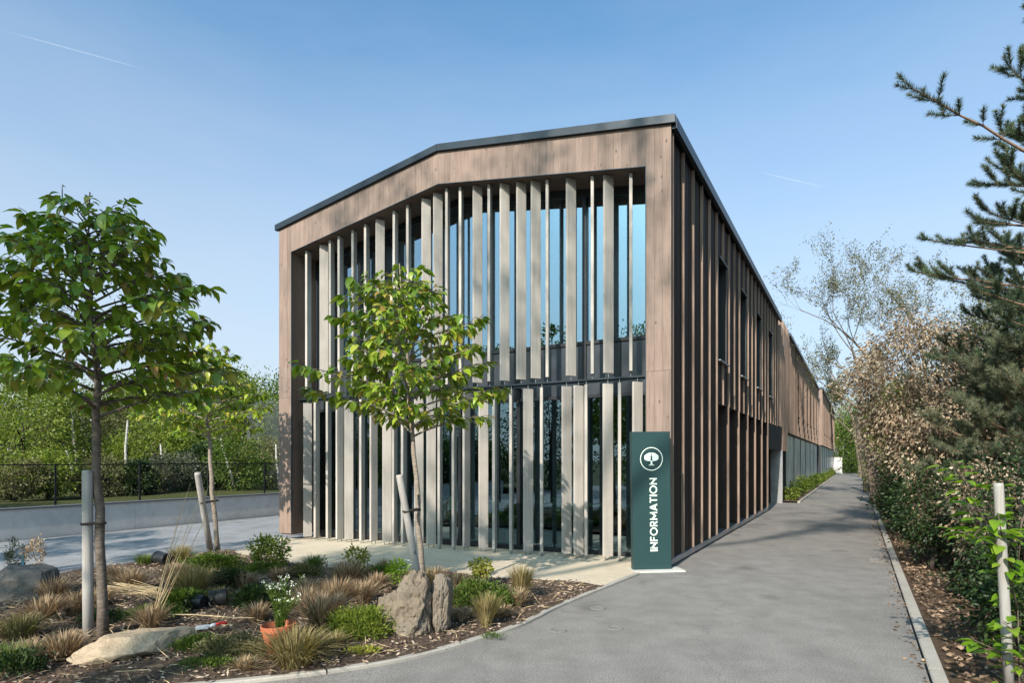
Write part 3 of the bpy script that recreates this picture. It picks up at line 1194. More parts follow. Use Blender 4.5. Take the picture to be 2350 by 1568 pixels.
wing('rear_wing', 'middle timber wing with slot windows above blue grey glazed panels along the lane', 18.6, 41.6, 0.0, 6.86, [22.74 + 3.1 * i for i in range(6)], 0.75, 6)
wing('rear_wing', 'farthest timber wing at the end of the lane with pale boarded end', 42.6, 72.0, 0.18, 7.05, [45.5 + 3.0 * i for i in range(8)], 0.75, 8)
far_wall = MB()
far_wall.box(-0.3, 0.6, 0.0, 0.15, 0.0, 1.9)
far_wall.box(-0.34, 0.64, -0.03, 0.18, 1.9, 1.96)
o = far_wall.build('boundary_wall', 'wall_render', loc=(*l2w(0.35, 72.6), 0), rz=-A)
tag(o, 'short pale wall stub closing the lane beside the farthest wing', 'wall')

# ------------------------------------------------------------------ low rendered wall, fence on the left
wl = empty('low_wall', (0, 0, 0))
tag(wl, 'long low grey rendered wall with dark coping beyond the parking', 'wall')
for i in range(14):
    y0 = -18 + i * 6.0
    m = MB()
    m.box(-14.62, -14.38, y0 + 0.003, y0 + 5.997, -0.45, 0.50)
    m.build('wall_panel', 'wall_render', wl, loc=(OX, OY, 0), rz=-A)
    m = MB()
    m.box(-14.65, -14.35, y0 + 0.003, y0 + 5.997, 0.502, 0.54)
    m.build('coping', 'wall_cap', wl, loc=(OX, OY, 0), rz=-A)
fence = empty('wire_fence', (OX, OY, 0), -A)
tag(fence, 'black wire fence with slim posts on top of the low grey wall', 'fence')
for i in range(32):
    y = -16 + i * 2.05
    m = MB()
    m.box(-14.90, -14.86, y - 0.02, y + 0.02, 0.35, 1.56)
    m.build('post', 'fence_metal', fence)
for z, t in ((1.53, 0.014), (1.12, 0.006), (0.72, 0.006)):
    m = MB()
    m.box(-14.89 - t * 0.6, -14.89 + t * 0.6, -16, 47.5, z - t, z + t)
    m.build('rail', 'fence_metal', fence)
m = MB()
for i in range(240):
    y = -4 + i * 0.15
    m.box(-14.892, -14.888, y - 0.0015, y + 0.0015, 0.6, 1.5)
tag(m.build('wire_mesh', 'fence_metal', fence), kind='stuff')
# ------------------------------------------------------------------ information sign
pl, pr = at(1450, 1311), at(1539.5, 1309)
smx, smy = (pl[0] + pr[0]) / 2, (pl[1] + pr[1]) / 2 + 0.02
sgn = empty('information_sign', (smx, smy, 0.0), math.atan2(pr[1] - pl[1], pr[0] - pl[0]))
sgn.rotation_euler = (0, R(-0.75), sgn.rotation_euler[2])
tag(sgn, 'tall dark green information pillar with white tree emblem at the building corner', 'sign')
SW, SH = 0.585, 2.07
m = MB()
b = 0.006
poly = [(-SW / 2 + b, -0.06), (SW / 2 - b, -0.06), (SW / 2, -0.06 + b), (SW / 2, 0.06 - b), (SW / 2 - b, 0.06), (-SW / 2 + b, 0.06), (-SW / 2, 0.06 - b), (-SW / 2, -0.06 + b)]
n = len(poly)
m.add([(x, y, 0.015) for x, y in poly] + [(x, y, SH) for x, y in poly],
      [tuple(range(n - 1, -1, -1)), tuple(range(n, 2 * n))] + [(i, (i + 1) % n, (i + 1) % n + n, i + n) for i in range(n)])
m.build('sign_body', 'sign_green', sgn)
FY = -0.0625


def flat_shape(name, rings, mat, yoff=0.0):
    """polygons in sign plane (x, z); each ring is filled and given 1.5 mm of depth"""
    mm = MB()
    for rg in rings:
        mm.prism(rg, FY - 0.0015 + yoff, FY + 0.0022)
    return mm.build(name, mat, sgn)


def ring_quads(cx, cz, r0, r1, a0=0.0, a1=2 * math.pi, n=40, sx=1.0):
    out = []
    for i in range(n):
        t0, t1 = a0 + (a1 - a0) * i / n, a0 + (a1 - a0) * (i + 1) / n
        out.append([(cx + sx * r0 * math.cos(t0), cz + r0 * math.sin(t0)), (cx + sx * r1 * math.cos(t0), cz + r1 * math.sin(t0)),
                    (cx + sx * r1 * math.cos(t1), cz + r1 * math.sin(t1)), (cx + sx * r0 * math.cos(t1), cz + r0 * math.sin(t1))])
    return out


def merged(name, quads, mat, yoff=0.0):
    mm = MB()
    for q in quads:
        k = len(q)
        mm.add([(x, FY - 0.0012 + yoff, z) for x, z in q], [tuple(range(k))])
    return mm.build(name, mat, sgn)


EC = 1.665
merged('emblem_ring', ring_quads(0, EC, 0.162, 0.174, n=64), 'sign_white')
crown = []
for i in range(72):
    a = 2 * math.pi * i / 72
    lob = 1 + 0.055 * abs(math.sin(a * 4.0))
    z = 0.068 * lob * math.sin(a)
    if z < -0.045:
        z = -0.045 + (z + 0.045) * 0.4
    crown.append((0.108 * lob * math.cos(a), EC + 0.022 + z))
merged('emblem_tree', [crown, [(-0.016, EC - 0.095), (0.016, EC - 0.095), (0.013, EC - 0.02), (-0.013, EC - 0.02)],
                       [(-0.048, EC - 0.097), (0.048, EC - 0.097), (0.03, EC - 0.086), (-0.03, EC - 0.086)]], 'sign_white')
dot = [(0.011 * math.cos(2 * math.pi * i / 16), EC + 0.066 + 0.011 * math.sin(2 * math.pi * i / 16)) for i in range(16)]
merged('emblem_letter', [dot, [(-0.012, EC - 0.022), (0.012, EC - 0.022), (0.012, EC + 0.046), (-0.012, EC + 0.046)],
                         [(-0.018, EC + 0.036), (-0.008, EC + 0.036), (-0.008, EC + 0.046), (-0.018, EC + 0.046)],
                         [(-0.018, EC - 0.022), (0.018, EC - 0.022), (0.018, EC - 0.012), (-0.018, EC - 0.012)]], 'sign_green', -0.0008)


def bar(x0, y0, x1, y1, w):
    d = Vector((x1 - x0, y1 - y0)).normalized()
    q = Vector((-d.y, d.x)) * w / 2
    return [(x0 + q.x, y0 + q.y), (x0 - q.x, y0 - q.y), (x1 - q.x, y1 - q.y), (x1 + q.x, y1 + q.y)]


ST = 0.165


def glyph(ch):
    s = ST
    if ch == 'I':
        return 0.20, [[(0, 0), (0.2, 0), (0.2, 1), (0, 1)]]
    if ch == 'N':
        return 0.82, [[(0, 0), (s, 0), (s, 1), (0, 1)], [(0.82 - s, 0), (0.82, 0), (0.82, 1), (0.82 - s, 1)], [(0, 1), (0.0, 0.72), (0.82, 0.0), (0.82, 0.28)]]
    if ch == 'F':
        return 0.58, [[(0, 0), (s, 0), (s, 1), (0, 1)], [(s, 1 - s), (0.58, 1 - s), (0.58, 1), (s, 1)], [(s, 0.42), (0.52, 0.42), (0.52, 0.42 + s), (s, 0.42 + s)]]
    if ch == 'O':
        return 1.04, ring_quads(0.52, 0.5, 0.52 - s, 0.52, n=36)
    if ch == 'R':
        q = [[(0, 0), (s, 0), (s, 1), (0, 1)], [(s, 1 - s * 0.95), (0.34, 1 - s * 0.95), (0.34, 1), (s, 1)], [(s, 0.36), (0.34, 0.36), (0.34, 0.36 + s * 0.95), (s, 0.36 + s * 0.95)]]
        q += ring_quads(0.34, 0.68, 0.32 - s * 0.95, 0.32, -math.pi / 2, math.pi / 2, 18)
        q += [[(0.27, 0.38), (0.47, 0.0), (0.70, 0.0), (0.47, 0.40)]]
        return 0.70, q
    if ch == 'M':
        return 1.0, [[(0, 0), (s, 0), (s, 1), (0, 1)], [(1 - s, 0), (1, 0), (1, 1), (1 - s, 1)], [(0, 1), (0, 0.68), (0.5, 0.12), (0.5, 0.44)], [(1, 1), (1, 0.68), (0.5, 0.12), (0.5, 0.44)]]
    if ch == 'A':
        return 0.92, [[(0, 0), (0.21, 0), (0.565, 1), (0.355, 1)], [(0.92, 0), (0.71, 0), (0.355, 1), (0.565, 1)], [(0.2, 0.2), (0.72, 0.2), (0.66, 0.2 + s * 0.9), (0.26, 0.2 + s * 0.9)]]
    return 0.68, [[(0.34 - s / 2, 0), (0.34 + s / 2, 0), (0.34 + s / 2, 1), (0.34 - s / 2, 1)], [(0, 1 - s), (0.68, 1 - s), (0.68, 1), (0, 1)]]


word = 'INFORMATION'
cap = 0.114
gap = 0.13
total = sum(glyph(ch)[0] for ch in word) + gap * (len(word) - 1)
sc_l = 1.088 / total
pen = 0.292
for ch in word:
    wd, qs = glyph(ch)
    merged('letter', [[(0.022 + cap / 2 - y * cap, pen + x * sc_l) for x, y in q] for q in qs], 'sign_white')
    pen += (wd + gap) * sc_l
sb = MB()
sb.box(-0.32, 0.45, -0.20, 0.13, -0.01, 0.022)
sl = sb.build('sign_footing', 'slab_concrete', loc=(smx, smy, 0.0), rz=sgn.rotation_euler[2])
tag(sl, 'pale concrete slab under the green information pillar', 'slab')

# ------------------------------------------------------------------ valve covers, gully
for i, (px, py, lab) in enumerate([(1371, 1397, 'small round iron cover in the lane nearest the sign'), (1280, 1448, 'small round iron cover in the lane closest to the bed kerb'),
                                   (1411, 1443, 'small round iron cover farthest right in the lane')]):
    p = at(px, py)
    m = MB()
    m.lathe([(0.0, 0.004), (0.055, 0.004), (0.057, 0.002), (0.062, 0.002), (0.064, 0.007), (0.082, 0.007), (0.085, 0.0)], 28)
    o = m.build('valve_cover', 'cast_iron', loc=(p[0], p[1], 0.002))
    tag(o, lab, 'cover', 'iron covers in the lane')
gp = l2w(KX - 0.17, 2.3)
g = empty('drain_grate', (gp[0], gp[1], 0.0), -A)
tag(g, 'narrow slotted drain grate beside the right hand kerb', 'grate')
m = MB()
m.box(-0.15, -0.13, -0.3, 0.3, 0.001, 0.008)
m.box(0.13, 0.15, -0.3, 0.3, 0.001, 0.008)
m.build('frame', 'cast_iron', g)
for i in range(13):
    m = MB()
    m.box(-0.129, 0.129, -0.29 + i * 0.0465, -0.29 + i * 0.0465 + 0.022, 0.001, 0.007)
    m.build('slat', 'cast_iron', g)
m = MB()
m.box(-0.128, 0.128, -0.295, 0.295, 0.0005, 0.003)
m.build('sump', 'void', g)

# ------------------------------------------------------------------ rocks


def rock(name, size, seed, sub=5, cut=None, rough=0.22, freq=1.2, ridge=0.0):
    bm = bmesh.new()
    bmesh.ops.create_icosphere(bm, subdivisions=sub, radius=1.0)
    off = Vector((seed * 3.1, seed * 1.7, seed * 0.9))
    rnd = random.Random(seed)
    planes = list(cut or [])
    planes += [(Vector((rnd.uniform(-1, 1), rnd.uniform(-1, 1), rnd.uniform(-0.5, 1))).normalized(), rnd.uniform(0.66, 0.9)) for _ in range(14)]
    for v in bm.verts:
        p = v.co.copy()
        p += p.normalized() * 0.16 * noise.noise(p * 1.1 + off)
        for nr, d in planes:
            k = p.dot(nr) - d - 0.05 * noise.noise(p * 2.3 + off)
            if k > 0:
                p -= nr * k * 0.97
        q = p * freq + off
        d = rough * 0.32 * noise.fractal(q * 2.2, 0.8, 2.2, 6)
        d -= ridge * 0.9 * (max(0, 0.12 - abs(noise.noise(Vector((q.x * 2.2, q.y * 2.2, q.z * 0.9)) + Vector((0, 0, 5))))) / 0.12)
        p += p.normalized() * d
        v.co = Vector((p.x * size[0], p.y * size[1], p.z * size[2]))
    me = bpy.data.meshes.new(name)
    bm.to_mesh(me)
    bm.free()
    return me


def V(*a):
    return Vector(a).normalized()


def join_meshes(name, parts):
    """parts: (mesh, matrix); one mesh out of several"""
    bm = bmesh.new()
    for me, mt in parts:
        k = len(bm.verts)
        tmp = me.copy()
        tmp.transform(mt)
        bm.from_mesh(tmp)
        bpy.data.meshes.remove(tmp)
    me = bpy.data.meshes.new(name)
    bm.to_mesh(me)
    bm.free()
    return me


rk = [
    (rock('lobe', (0.26, 0.26, 0.36), 3, 5, [(V(0.9, -0.35, 0.1), 0.6), (V(-0.35, -0.9, 0.15), 0.72), (V(-0.6, -0.3, 0.75), 0.78), (V(0.2, -0.6, 0.8), 0.86), (V(0, 0, 1), 0.93)], 0.26, 1.5, 0.14), Matrix.Translation((-0.02, 0, 0.25))),
    (rock('lobe', (0.15, 0.22, 0.33), 8, 5, [(V(0.95, -0.25, 0), 0.6), (V(-0.95, -0.2, 0), 0.7), (V(0.3, -0.95, 0), 0.75), (V(0.3, 0, 1), 0.8)], 0.16, 1.8, 0.10), Matrix.Translation((0.23, 0.06, 0.27))),
    (rock('lobe', (0.24, 0.2, 0.26), 12, 5, [(V(-0.5, -0.6, 0.6), 0.66), (V(-0.3, 0.1, 1), 0.75), (V(-1, 0, 0.2), 0.8)], 0.24, 1.6, 0.1), Matrix.Translation((-0.25, 0.10, 0.17))),
]
rp = at(965, 1477)
o = link_mesh('boulder', join_meshes('boulder', rk), 'rock_tan', None, (rp[0] - 0.05, rp[1] + 0.24, bz(rp[0], rp[1] + 0.2) - 0.01), R(4))
o.scale = (0.93, 0.95, 1.0)
tag(o, 'big jagged tan boulder in front of the leaning stake by the kerb', 'boulder')
sp = at(318, 1510)
me = rock('slab_rock', (0.50, 0.25, 0.17), 21, 5, [(V(0.15, 0.1, 1), 0.50), (V(0.7, -0.7, 0.1), 0.66), (V(-0.5, 0.85, 0.1), 0.7), (V(0.95, 0.4, 0.1), 0.8), (V(-0.9, -0.3, 0.5), 0.7)], 0.13, 1.0, 0.03)
o = link_mesh('flat_rock', me, 'rock_sand', None, (sp[0], sp[1], bz(*sp) + 0.075), R(42))
tag(o, 'long flat sandy rock lying in the mulch at the front of the bed', 'rock')
lp = at(20, 1392)
me = rock('left_rock', (0.52, 0.4, 0.34), 31, 5, [(V(0.1, 0.0, 1), 0.66), (V(0.5, -0.85, 0.1), 0.7), (V(-0.4, -0.9, 0.3), 0.72), (V(1, 0.1, 0.2), 0.75)], 0.15, 1.0, 0.03)
o = link_mesh('boulder', me, 'rock_grey', None, (lp[0] - 0.05, lp[1] + 0.3, bz(*lp) + 0.12), R(-15))
tag(o, 'shaded grey boulder at the left edge of the bed', 'boulder')

# ------------------------------------------------------------------ leafy trees with large leaves


def leaf_proto(name, arch, fold):
    mid = [(0, 0, 0), (0.2, 0, 0.015), (0.45, 0, 0.0), (0.72, 0, -0.06 * arch), (1.0, 0, -0.2 * arch)]
    hw = [0.0, 0.2, 0.28, 0.19, 0.0]
    vs = list(mid)
    L, Rr = {}, {}
    for i in (1, 2, 3):
        L[i] = len(vs)
        vs.append((mid[i][0] - 0.02, hw[i], mid[i][2] + hw[i] * fold))
        Rr[i] = len(vs)
        vs.append((mid[i][0] - 0.02, -hw[i], mid[i][2] + hw[i] * fold * 0.9))
    fs = [(0, 1, L[1]), (0, Rr[1], 1), (1, 2, L[2], L[1]), (1, Rr[1], Rr[2], 2), (2, 3, L[3], L[2]), (2, Rr[2], Rr[3], 3), (3, 4, L[3]), (3, Rr[3], 4)]
    mm = MB()
    mm.add(vs, fs)
    me = mm.mesh(name, True)
    return me


CHERRY = [leaf_proto('leaf', 1.0, 0.35), leaf_proto('leaf', 1.7, 0.55), leaf_proto('leaf', 0.3, 0.25)]


def frame(d, up):
    d = d.normalized()
    s = up.cross(d)
    if s.length < 1e-4:
        s = Vector((1, 0, 0)).cross(d)
    s.normalize()
    n = d.cross(s)
    return Matrix((d, s, n)).transposed().to_4x4()


def place_leaves(root, leaves, protos, mat, max_obj=300, tri_name='foliage'):
    """nearest leaves are objects of their own, the others one mesh"""
    leaves.sort(key=lambda l: (l[0] + root.location - cam.location).length)
    for i, (p, d, up, s) in enumerate(leaves[:max_obj]):
        me = protos[i % len(protos)]
        if not me.materials:
            me.materials.append(MATS[mat])
        o = bpy.data.objects.new('leaf', me)
        o.parent = root
        o.matrix_local = Matrix.Translation(p) @ frame(d, up) @ Matrix.Scale(s, 4)
        col.objects.link(o)
    rest = leaves[max_obj:]
    if rest:
        pv = np.array([v.co for v in protos[0].vertices])
        pf = [tuple(p.vertices) for p in protos[0].polygons]
        tf = []
        for f in pf:
            tf += [(f[0], f[k], f[k + 1]) for k in range(1, len(f) - 1)]
        tf = np.array(tf)
        vs, fs = [], []
        for k, (p, d, up, s) in enumerate(rest):
            M = np.array(frame(d, up))[:3, :3] * s
            vs.append(pv @ M.T + np.array(p))
            fs.append(tf + k * len(pv))
        me = np_mesh(tri_name, np.concatenate(vs), np.concatenate(fs))
        me.polygons.foreach_set('use_smooth', [True] * len(me.polygons))
        tag(link_mesh(tri_name, me, mat, root), kind='stuff')


def young_tree(label, base, seed, h_top, z_crown, radius, lean=(0, 0), n_br=26, trunk_r=0.05, leaf=0.15, prof=None, skew=(0, 0), density=1.0, max_obj=300, bark='bark_cherry', name='young_tree'):
    rnd = random.Random(seed)
    root = empty(name, (base[0], base[1], bz(*base) - 0.03 if inside(BED, *base) else gz(*base)))
    tag(root, label, 'tree', 'young trees with large leaves')
    top = Vector((lean[0], lean[1], h_top))
    tp, tr = [], []
    for i in range(15):
        t = i / 14
        p = Vector((lean[0] * t, lean[1] * t, h_top * t)) + Vector((rnd.uniform(-1, 1), rnd.uniform(-1, 1), 0)) * 0.018 * min(1, 3 * t)
        tp.append(p)
        zc = z_crown / h_top
        tr.append(trunk_r * (1 - 0.25 * min(1, t / zc)) if t < zc else max(0.006, trunk_r * 0.75 * (1 - (t - zc) / (1 - zc)) ** 0.9))
    tr[0] *= 1.25

    def on_trunk(z):
        t = z / h_top * 14
        i = min(13, int(t))
        return tp[i].lerp(tp[i + 1], t - i)
    m = MB()
    m.tube(tp, tr, 12)
    m.build('trunk', bark, root, True)
    leaves = []
    prof = prof or (lambda u: (0.82 + 0.9 * u if u < 0.2 else 1.0) * max(0.22, 1 - max(0, u - 0.2) * 0.95))
    limb = MB()
    twig = MB()

    def put_leaf(p, out, k=1.0):
        d = Vector((out.x, out.y, 0)).normalized() * rnd.uniform(0.4, 1.0) + Vector((rnd.uniform(-.8, .8), rnd.uniform(-.8, .8), rnd.uniform(-0.95, 0.05)))
        up = Vector((rnd.uniform(-.45, .45), rnd.uniform(-.45, .45), 1.0))
        leaves.append((p + d.normalized() * 0.02, d, up, leaf * k * rnd.uniform(0.5, 1.28)))
    for i in range(n_br):
        u = (i + rnd.uniform(0, 0.6)) / n_br
        z = z_crown + (h_top - 0.25 - z_crown) * u ** 0.9
        az = i * 2.39996 + rnd.uniform(-0.35, 0.35)
        L = radius * prof(u) * rnd.uniform(0.72, 1.12)
        rise = rnd.uniform(0.25, 0.55) + 0.45 * u
        dirv = Vector((math.cos(az), math.sin(az), 0))
        p0 = on_trunk(z)
        path = []
        for j in range(7):
            t = j / 6
            q = p0 + dirv * L * t + Vector((0, 0, L * rise * (t - 0.42 * t * t)))
            q += Vector((skew[0], skew[1], 0)) * t * L
            q += Vector((rnd.uniform(-1, 1), rnd.uniform(-1, 1), rnd.uniform(-1, 1))) * 0.03 * t
            path.append(q)
        r0 = 0.016 * (1 - 0.5 * u)
        limb.tube(path, [r0 * (1 - 0.75 * j / 6) for j in range(7)], 6)
        nt = max(2, int(L / 0.14 * density))
        for k in range(nt):
            t = 0.28 + 0.72 * (k + rnd.random() * 0.6) / nt
            t = min(t, 0.99)
            j = min(5, int(t * 6))
            q = path[j].lerp(path[j + 1], t * 6 - j)
            side = dirv.cross(Vector((0, 0, 1))) * (1 if k % 2 else -1)
            td = (dirv * rnd.uniform(0.3, 0.9) + side * rnd.uniform(0.4, 1.0) + Vector((0, 0, rnd.uniform(-0.1, 0.5)))).normalized()
            tl = rnd.uniform(0.12, 0.30) * (1.1 - 0.4 * t)
            e = q + td * tl
            twig.tube([q, q.lerp(e, 0.5) + Vector((0, 0, 0.012)), e], [0.005, 0.004, 0.0025], 4)
            for w in range(rnd.randint(3, 6)):
                s = rnd.uniform(0.3, 1.0)
                put_leaf(q.lerp(e, s), td + dirv * 0.5)
        for w in range(6):
            put_leaf(path[-1] + Vector((rnd.uniform(-.03, .03), rnd.uniform(-.03, .03), 0)), dirv)
    for w in range(14):
        put_leaf(on_trunk(h_top - rnd.uniform(0.0, 0.35)), Vector((rnd.uniform(-1, 1), rnd.uniform(-1, 1), 0.2)), 0.85)
    limb.build('branch', bark, root, True)
    tag(twig.build('twig', 'twig', root), kind='stuff')
    place_leaves(root, leaves, CHERRY, 'leaf_cherry', max_obj)
    return root


T1 = at(232, 1474)
T1 = (T1[0] + 0.02, T1[1])
T2 = ray(972, 7.35)
T3 = at(499, 1270)
young_tree('nearest young tree with dense dark green leaves tied to an upright post', T1, 11, 4.22, 2.05, 1.2, (-0.2, 0.1), 64, 0.046, 0.135, density=1.8, skew=(-0.02, 0.0), bark='bark_cherry')
young_tree('bright green young tree in front of the louvres behind the tan boulder', T2, 5, 4.0, 1.88, 1.24, (-0.28, 0.0), 54, 0.036, 0.135, density=1.75, bark='bark_sunlit')
young_tree('farther young tree between the nearest tree and the building corner', T3, 17, 4.08, 2.12, 1.12, (-0.32, 0.0), 48, 0.046, 0.145, density=1.5, bark='bark_sunlit')

# stakes


def stake(label, foot, top, r, tie_h=None, tie_to=None):
    root = empty('tree_stake', (foot[0], foot[1], foot[2]))
    tag(root, label, 'stake', 'timber tree stakes')
    d = Vector(top) - Vector(foot)
    m = MB()
    m.tube([Vector((0, 0, 0)), d * 0.35, d * 0.7, d * 0.985, d], [r, r * 1.02, r * 0.98, r * 0.97, r * 0.88], 16)
    m.build('pole', 'stake_wood', root, True)
    if tie_h is not None:
        t = tie_h / d.z
        a = d * t
        b_ = Vector(tie_to) - Vector(foot)
        b_.z = tie_h
        mm = MB()
        mid = (a + b_) / 2
        ax = (b_ - a)
        half = ax.length / 2
        ax.normalize()
        ay = Vector((-ax.y, ax.x, 0)).normalized()
        loop = []
        for k in range(25):
            an = 2 * math.pi * k / 24
            loop.append(mid + ax * math.cos(an) * (half + r * 1.15) + ay * math.sin(an) * (r * 1.2) + Vector((0, 0, 0.004 * math.sin(an * 3))))
        mm.tube(loop, 0.012, 6, False)
        mm.build('tie', 'tie_strap', root, True)
    return root


s1 = (T1[0] - 0.125, T1[1] - 0.02)
stake('weathered upright post strapped to the nearest young tree', (s1[0], s1[1], bz(*s1) - 0.1), (s1[0] - 0.01, s1[1], 1.555), 0.045, 1.15, (T1[0] - 0.04, T1[1], 0))
s2 = ray(969, 7.1)
s2t = ray(916, 6.95)
stake('pale leaning stake behind the tan boulder tied to the bright green tree', (s2[0], s2[1], 0.0), (s2t[0], s2t[1], 1.48), 0.042, 1.06, (T2[0] - 0.06, T2[1] - 0.1, 0))
s3 = at(490, 1271)
s3t = ray(453, 10.7)
stake('pale leaning stake tied to the farther young tree by the parking', (s3[0], s3[1] - 0.12, -0.05), (s3t[0], s3t[1], 1.42), 0.055, 0.93, (T3[0] - 0.02, T3[1], 0))
s4 = ray(2316, 4.25)
s4t = ray(2290, 4.2)
stake('grey post at the right edge among bright green sapling leaves', (s4[0], s4[1], 0.0), (s4t[0], s4t[1], 1.49), 0.031)

# ------------------------------------------------------------------ generic foliage


def crown_points(rng, n, c, r, clusters, spread, shell=0.5):
    """leaf bases gathered in clumps inside an ellipsoid"""
    u = unit(rng.normal(size=(clusters, 3)))
    rad = rng.uniform(shell, 1.0, clusters) ** 0.7
    C = np.array(c) + u * rad[:, None] * np.array(r)
    k = rng.integers(0, clusters, n)
    P = C[k] + rng.normal(size=(n, 3)) * np.array(r) * spread
    D = (P - C[k]) / np.array(r) + 0.35 * (P - np.array(c)) / np.array(r) + rng.normal(size=(n, 3)) * 0.12
    return P, D, C


def leafy(name, label, cat, base, trunk, crowns, leaf, wid, mat, seed, bark='bark_dark', group=None, droop=-0.15, lean=(0, 0), z=None, branches=10, stems=1):
    """tree or shrub: crowns is a list of (centre, radii, leaves, clusters, spread)"""
    rng = np.random.default_rng(seed)
    rnd = random.Random(seed)
    if z is None:
        lx = w2l(*base)[0]
        z = 0.0 if lx > 0 else (0.40 if lx < -14.6 else (bz(*base) if inside(BED, *base) else gz(*base)))
    root = empty(name, (base[0], base[1], z))
    tag(root, label, cat, group)
    allC = []
    Ps, Ds = [], []
    for c, r, n, k, sp in crowns:
        P, D, C = crown_points(rng, n, c, r, k, sp)
        keep = P[:, 2] > 0.02
        Ps.append(P[keep])
        Ds.append(D[keep])
        allC += [Vector(x) for x in C]
    P, D = np.concatenate(Ps), np.concatenate(Ds)
    D[:, 2] += droop
    if trunk:
        h, r0 = trunk
        for s in range(stems):
            m = MB()
            sx, sy = (rnd.uniform(-.12, .12), rnd.uniform(-.12, .12)) if stems > 1 else (0, 0)
            lx_, ly_ = lean[0] + (rnd.uniform(-.25, .25) * h if stems > 1 else 0), lean[1] + (rnd.uniform(-.25, .25) * h if stems > 1 else 0)
            path = [Vector((sx + lx_ * t + rnd.uniform(-1, 1) * 0.02 * h * t, sy + ly_ * t + rnd.uniform(-1, 1) * 0.02 * h * t, h * t)) for t in (0, 0.2, 0.4, 0.6, 0.8, 1.0)]
            m.tube(path, [r0 * (1.2 - 0.9 * t) for t in (0, 0.2, 0.4, 0.6, 0.8, 1.0)], 7)
            m.build('trunk' if stems == 1 else 'stem', bark, root, True)
        m = MB()
        for i in range(min(branches, len(allC))):
            e = allC[rnd.randrange(len(allC))]
            t = rnd.uniform(0.35, 0.95)
            p0 = Vector((lean[0] * t, lean[1] * t, h * t))
            mid = p0.lerp(e, 0.5) + Vector((0, 0, 0.08 * (e - p0).length))
            m.tube([p0, mid, e], [r0 * 0.35, r0 * 0.2, r0 * 0.06], 5)
        if branches:
            tag(m.build('branches', bark, root, True), kind='stuff')
    leaf_cloud('crown' if cat == 'tree' else 'foliage', P, D, leaf, wid, mat, root, rng, kind='stuff')
    return root


def bare_tree(label, base, h, seed, bark, leafmat, r0=0.2, lean=(0, 0), levels=5, leaf_n=8, leaf=0.06, name='bare_tree', spread=0.55, first=0.35, z=0.0, group=None, kids=(3, 4)):
    rnd = random.Random(seed)
    rng = np.random.default_rng(seed)
    root = empty(name, (base[0], base[1], z))
    tag(root, label, 'tree', group)
    trunk, limbs = MB(), MB()
    tips = []

    def grow(p, d, L, r, lev):
        path = [p]
        q = p.copy()
        dd = d.copy()
        k = 5 if lev < 2 else 4
        for i in range(k):
            dd = (dd + Vector((rnd.uniform(-1, 1), rnd.uniform(-1, 1), rnd.uniform(-0.5, 0.8))) * (0.10 + 0.05 * lev)).normalized()
            q = q + dd * L / k
            path.append(q.copy())
        e = r * 0.62
        (trunk if lev == 0 else limbs).tube(path, [r + (e - r) * i / k for i in range(k + 1)], 8 if lev < 2 else (5 if lev < 3 else 3), False)
        if lev >= levels - 2:
            for pt in path[1:]:
                tips.append((pt, dd))
        if lev < levels - 1:
            for c in range(rnd.randint(*kids)):
                t = rnd.uniform(0.35 if lev else 0.55, 1.0) if c else 1.0
                i = min(k - 1, int(t * k))
                b0 = path[i].lerp(path[i + 1], t * k - i)
                ax = Vector((rnd.uniform(-1, 1), rnd.uniform(-1, 1), rnd.uniform(-0.25, 0.7))).normalized()
                nd_ = (dd * (1 - spread * 0.5) + ax * spread * rnd.uniform(0.6, 1.3)).normalized()
                grow(b0, nd_, L * rnd.uniform(0.52, 0.78), e * rnd.uniform(0.5, 0.8), lev + 1)
    grow(Vector((0, 0, 0)), Vector((lean[0], lean[1], 1)).normalized(), h * first, r0, 0)
    trunk.build('trunk', bark, root, True)
    tag(limbs.build('branches', bark, root, True), kind='stuff')
    if leaf_n:
        T = np.array([t[0] for t in tips])
        k = rng.integers(0, len(T), len(T) * leaf_n)
        P = T[k] + rng.normal(size=(len(k), 3)) * leaf * 0.9
        D = rng.normal(size=(len(k), 3))
        leaf_cloud('crown', P, D, leaf, leaf * 0.5, leafmat, root, rng, kind='stuff')
    return root


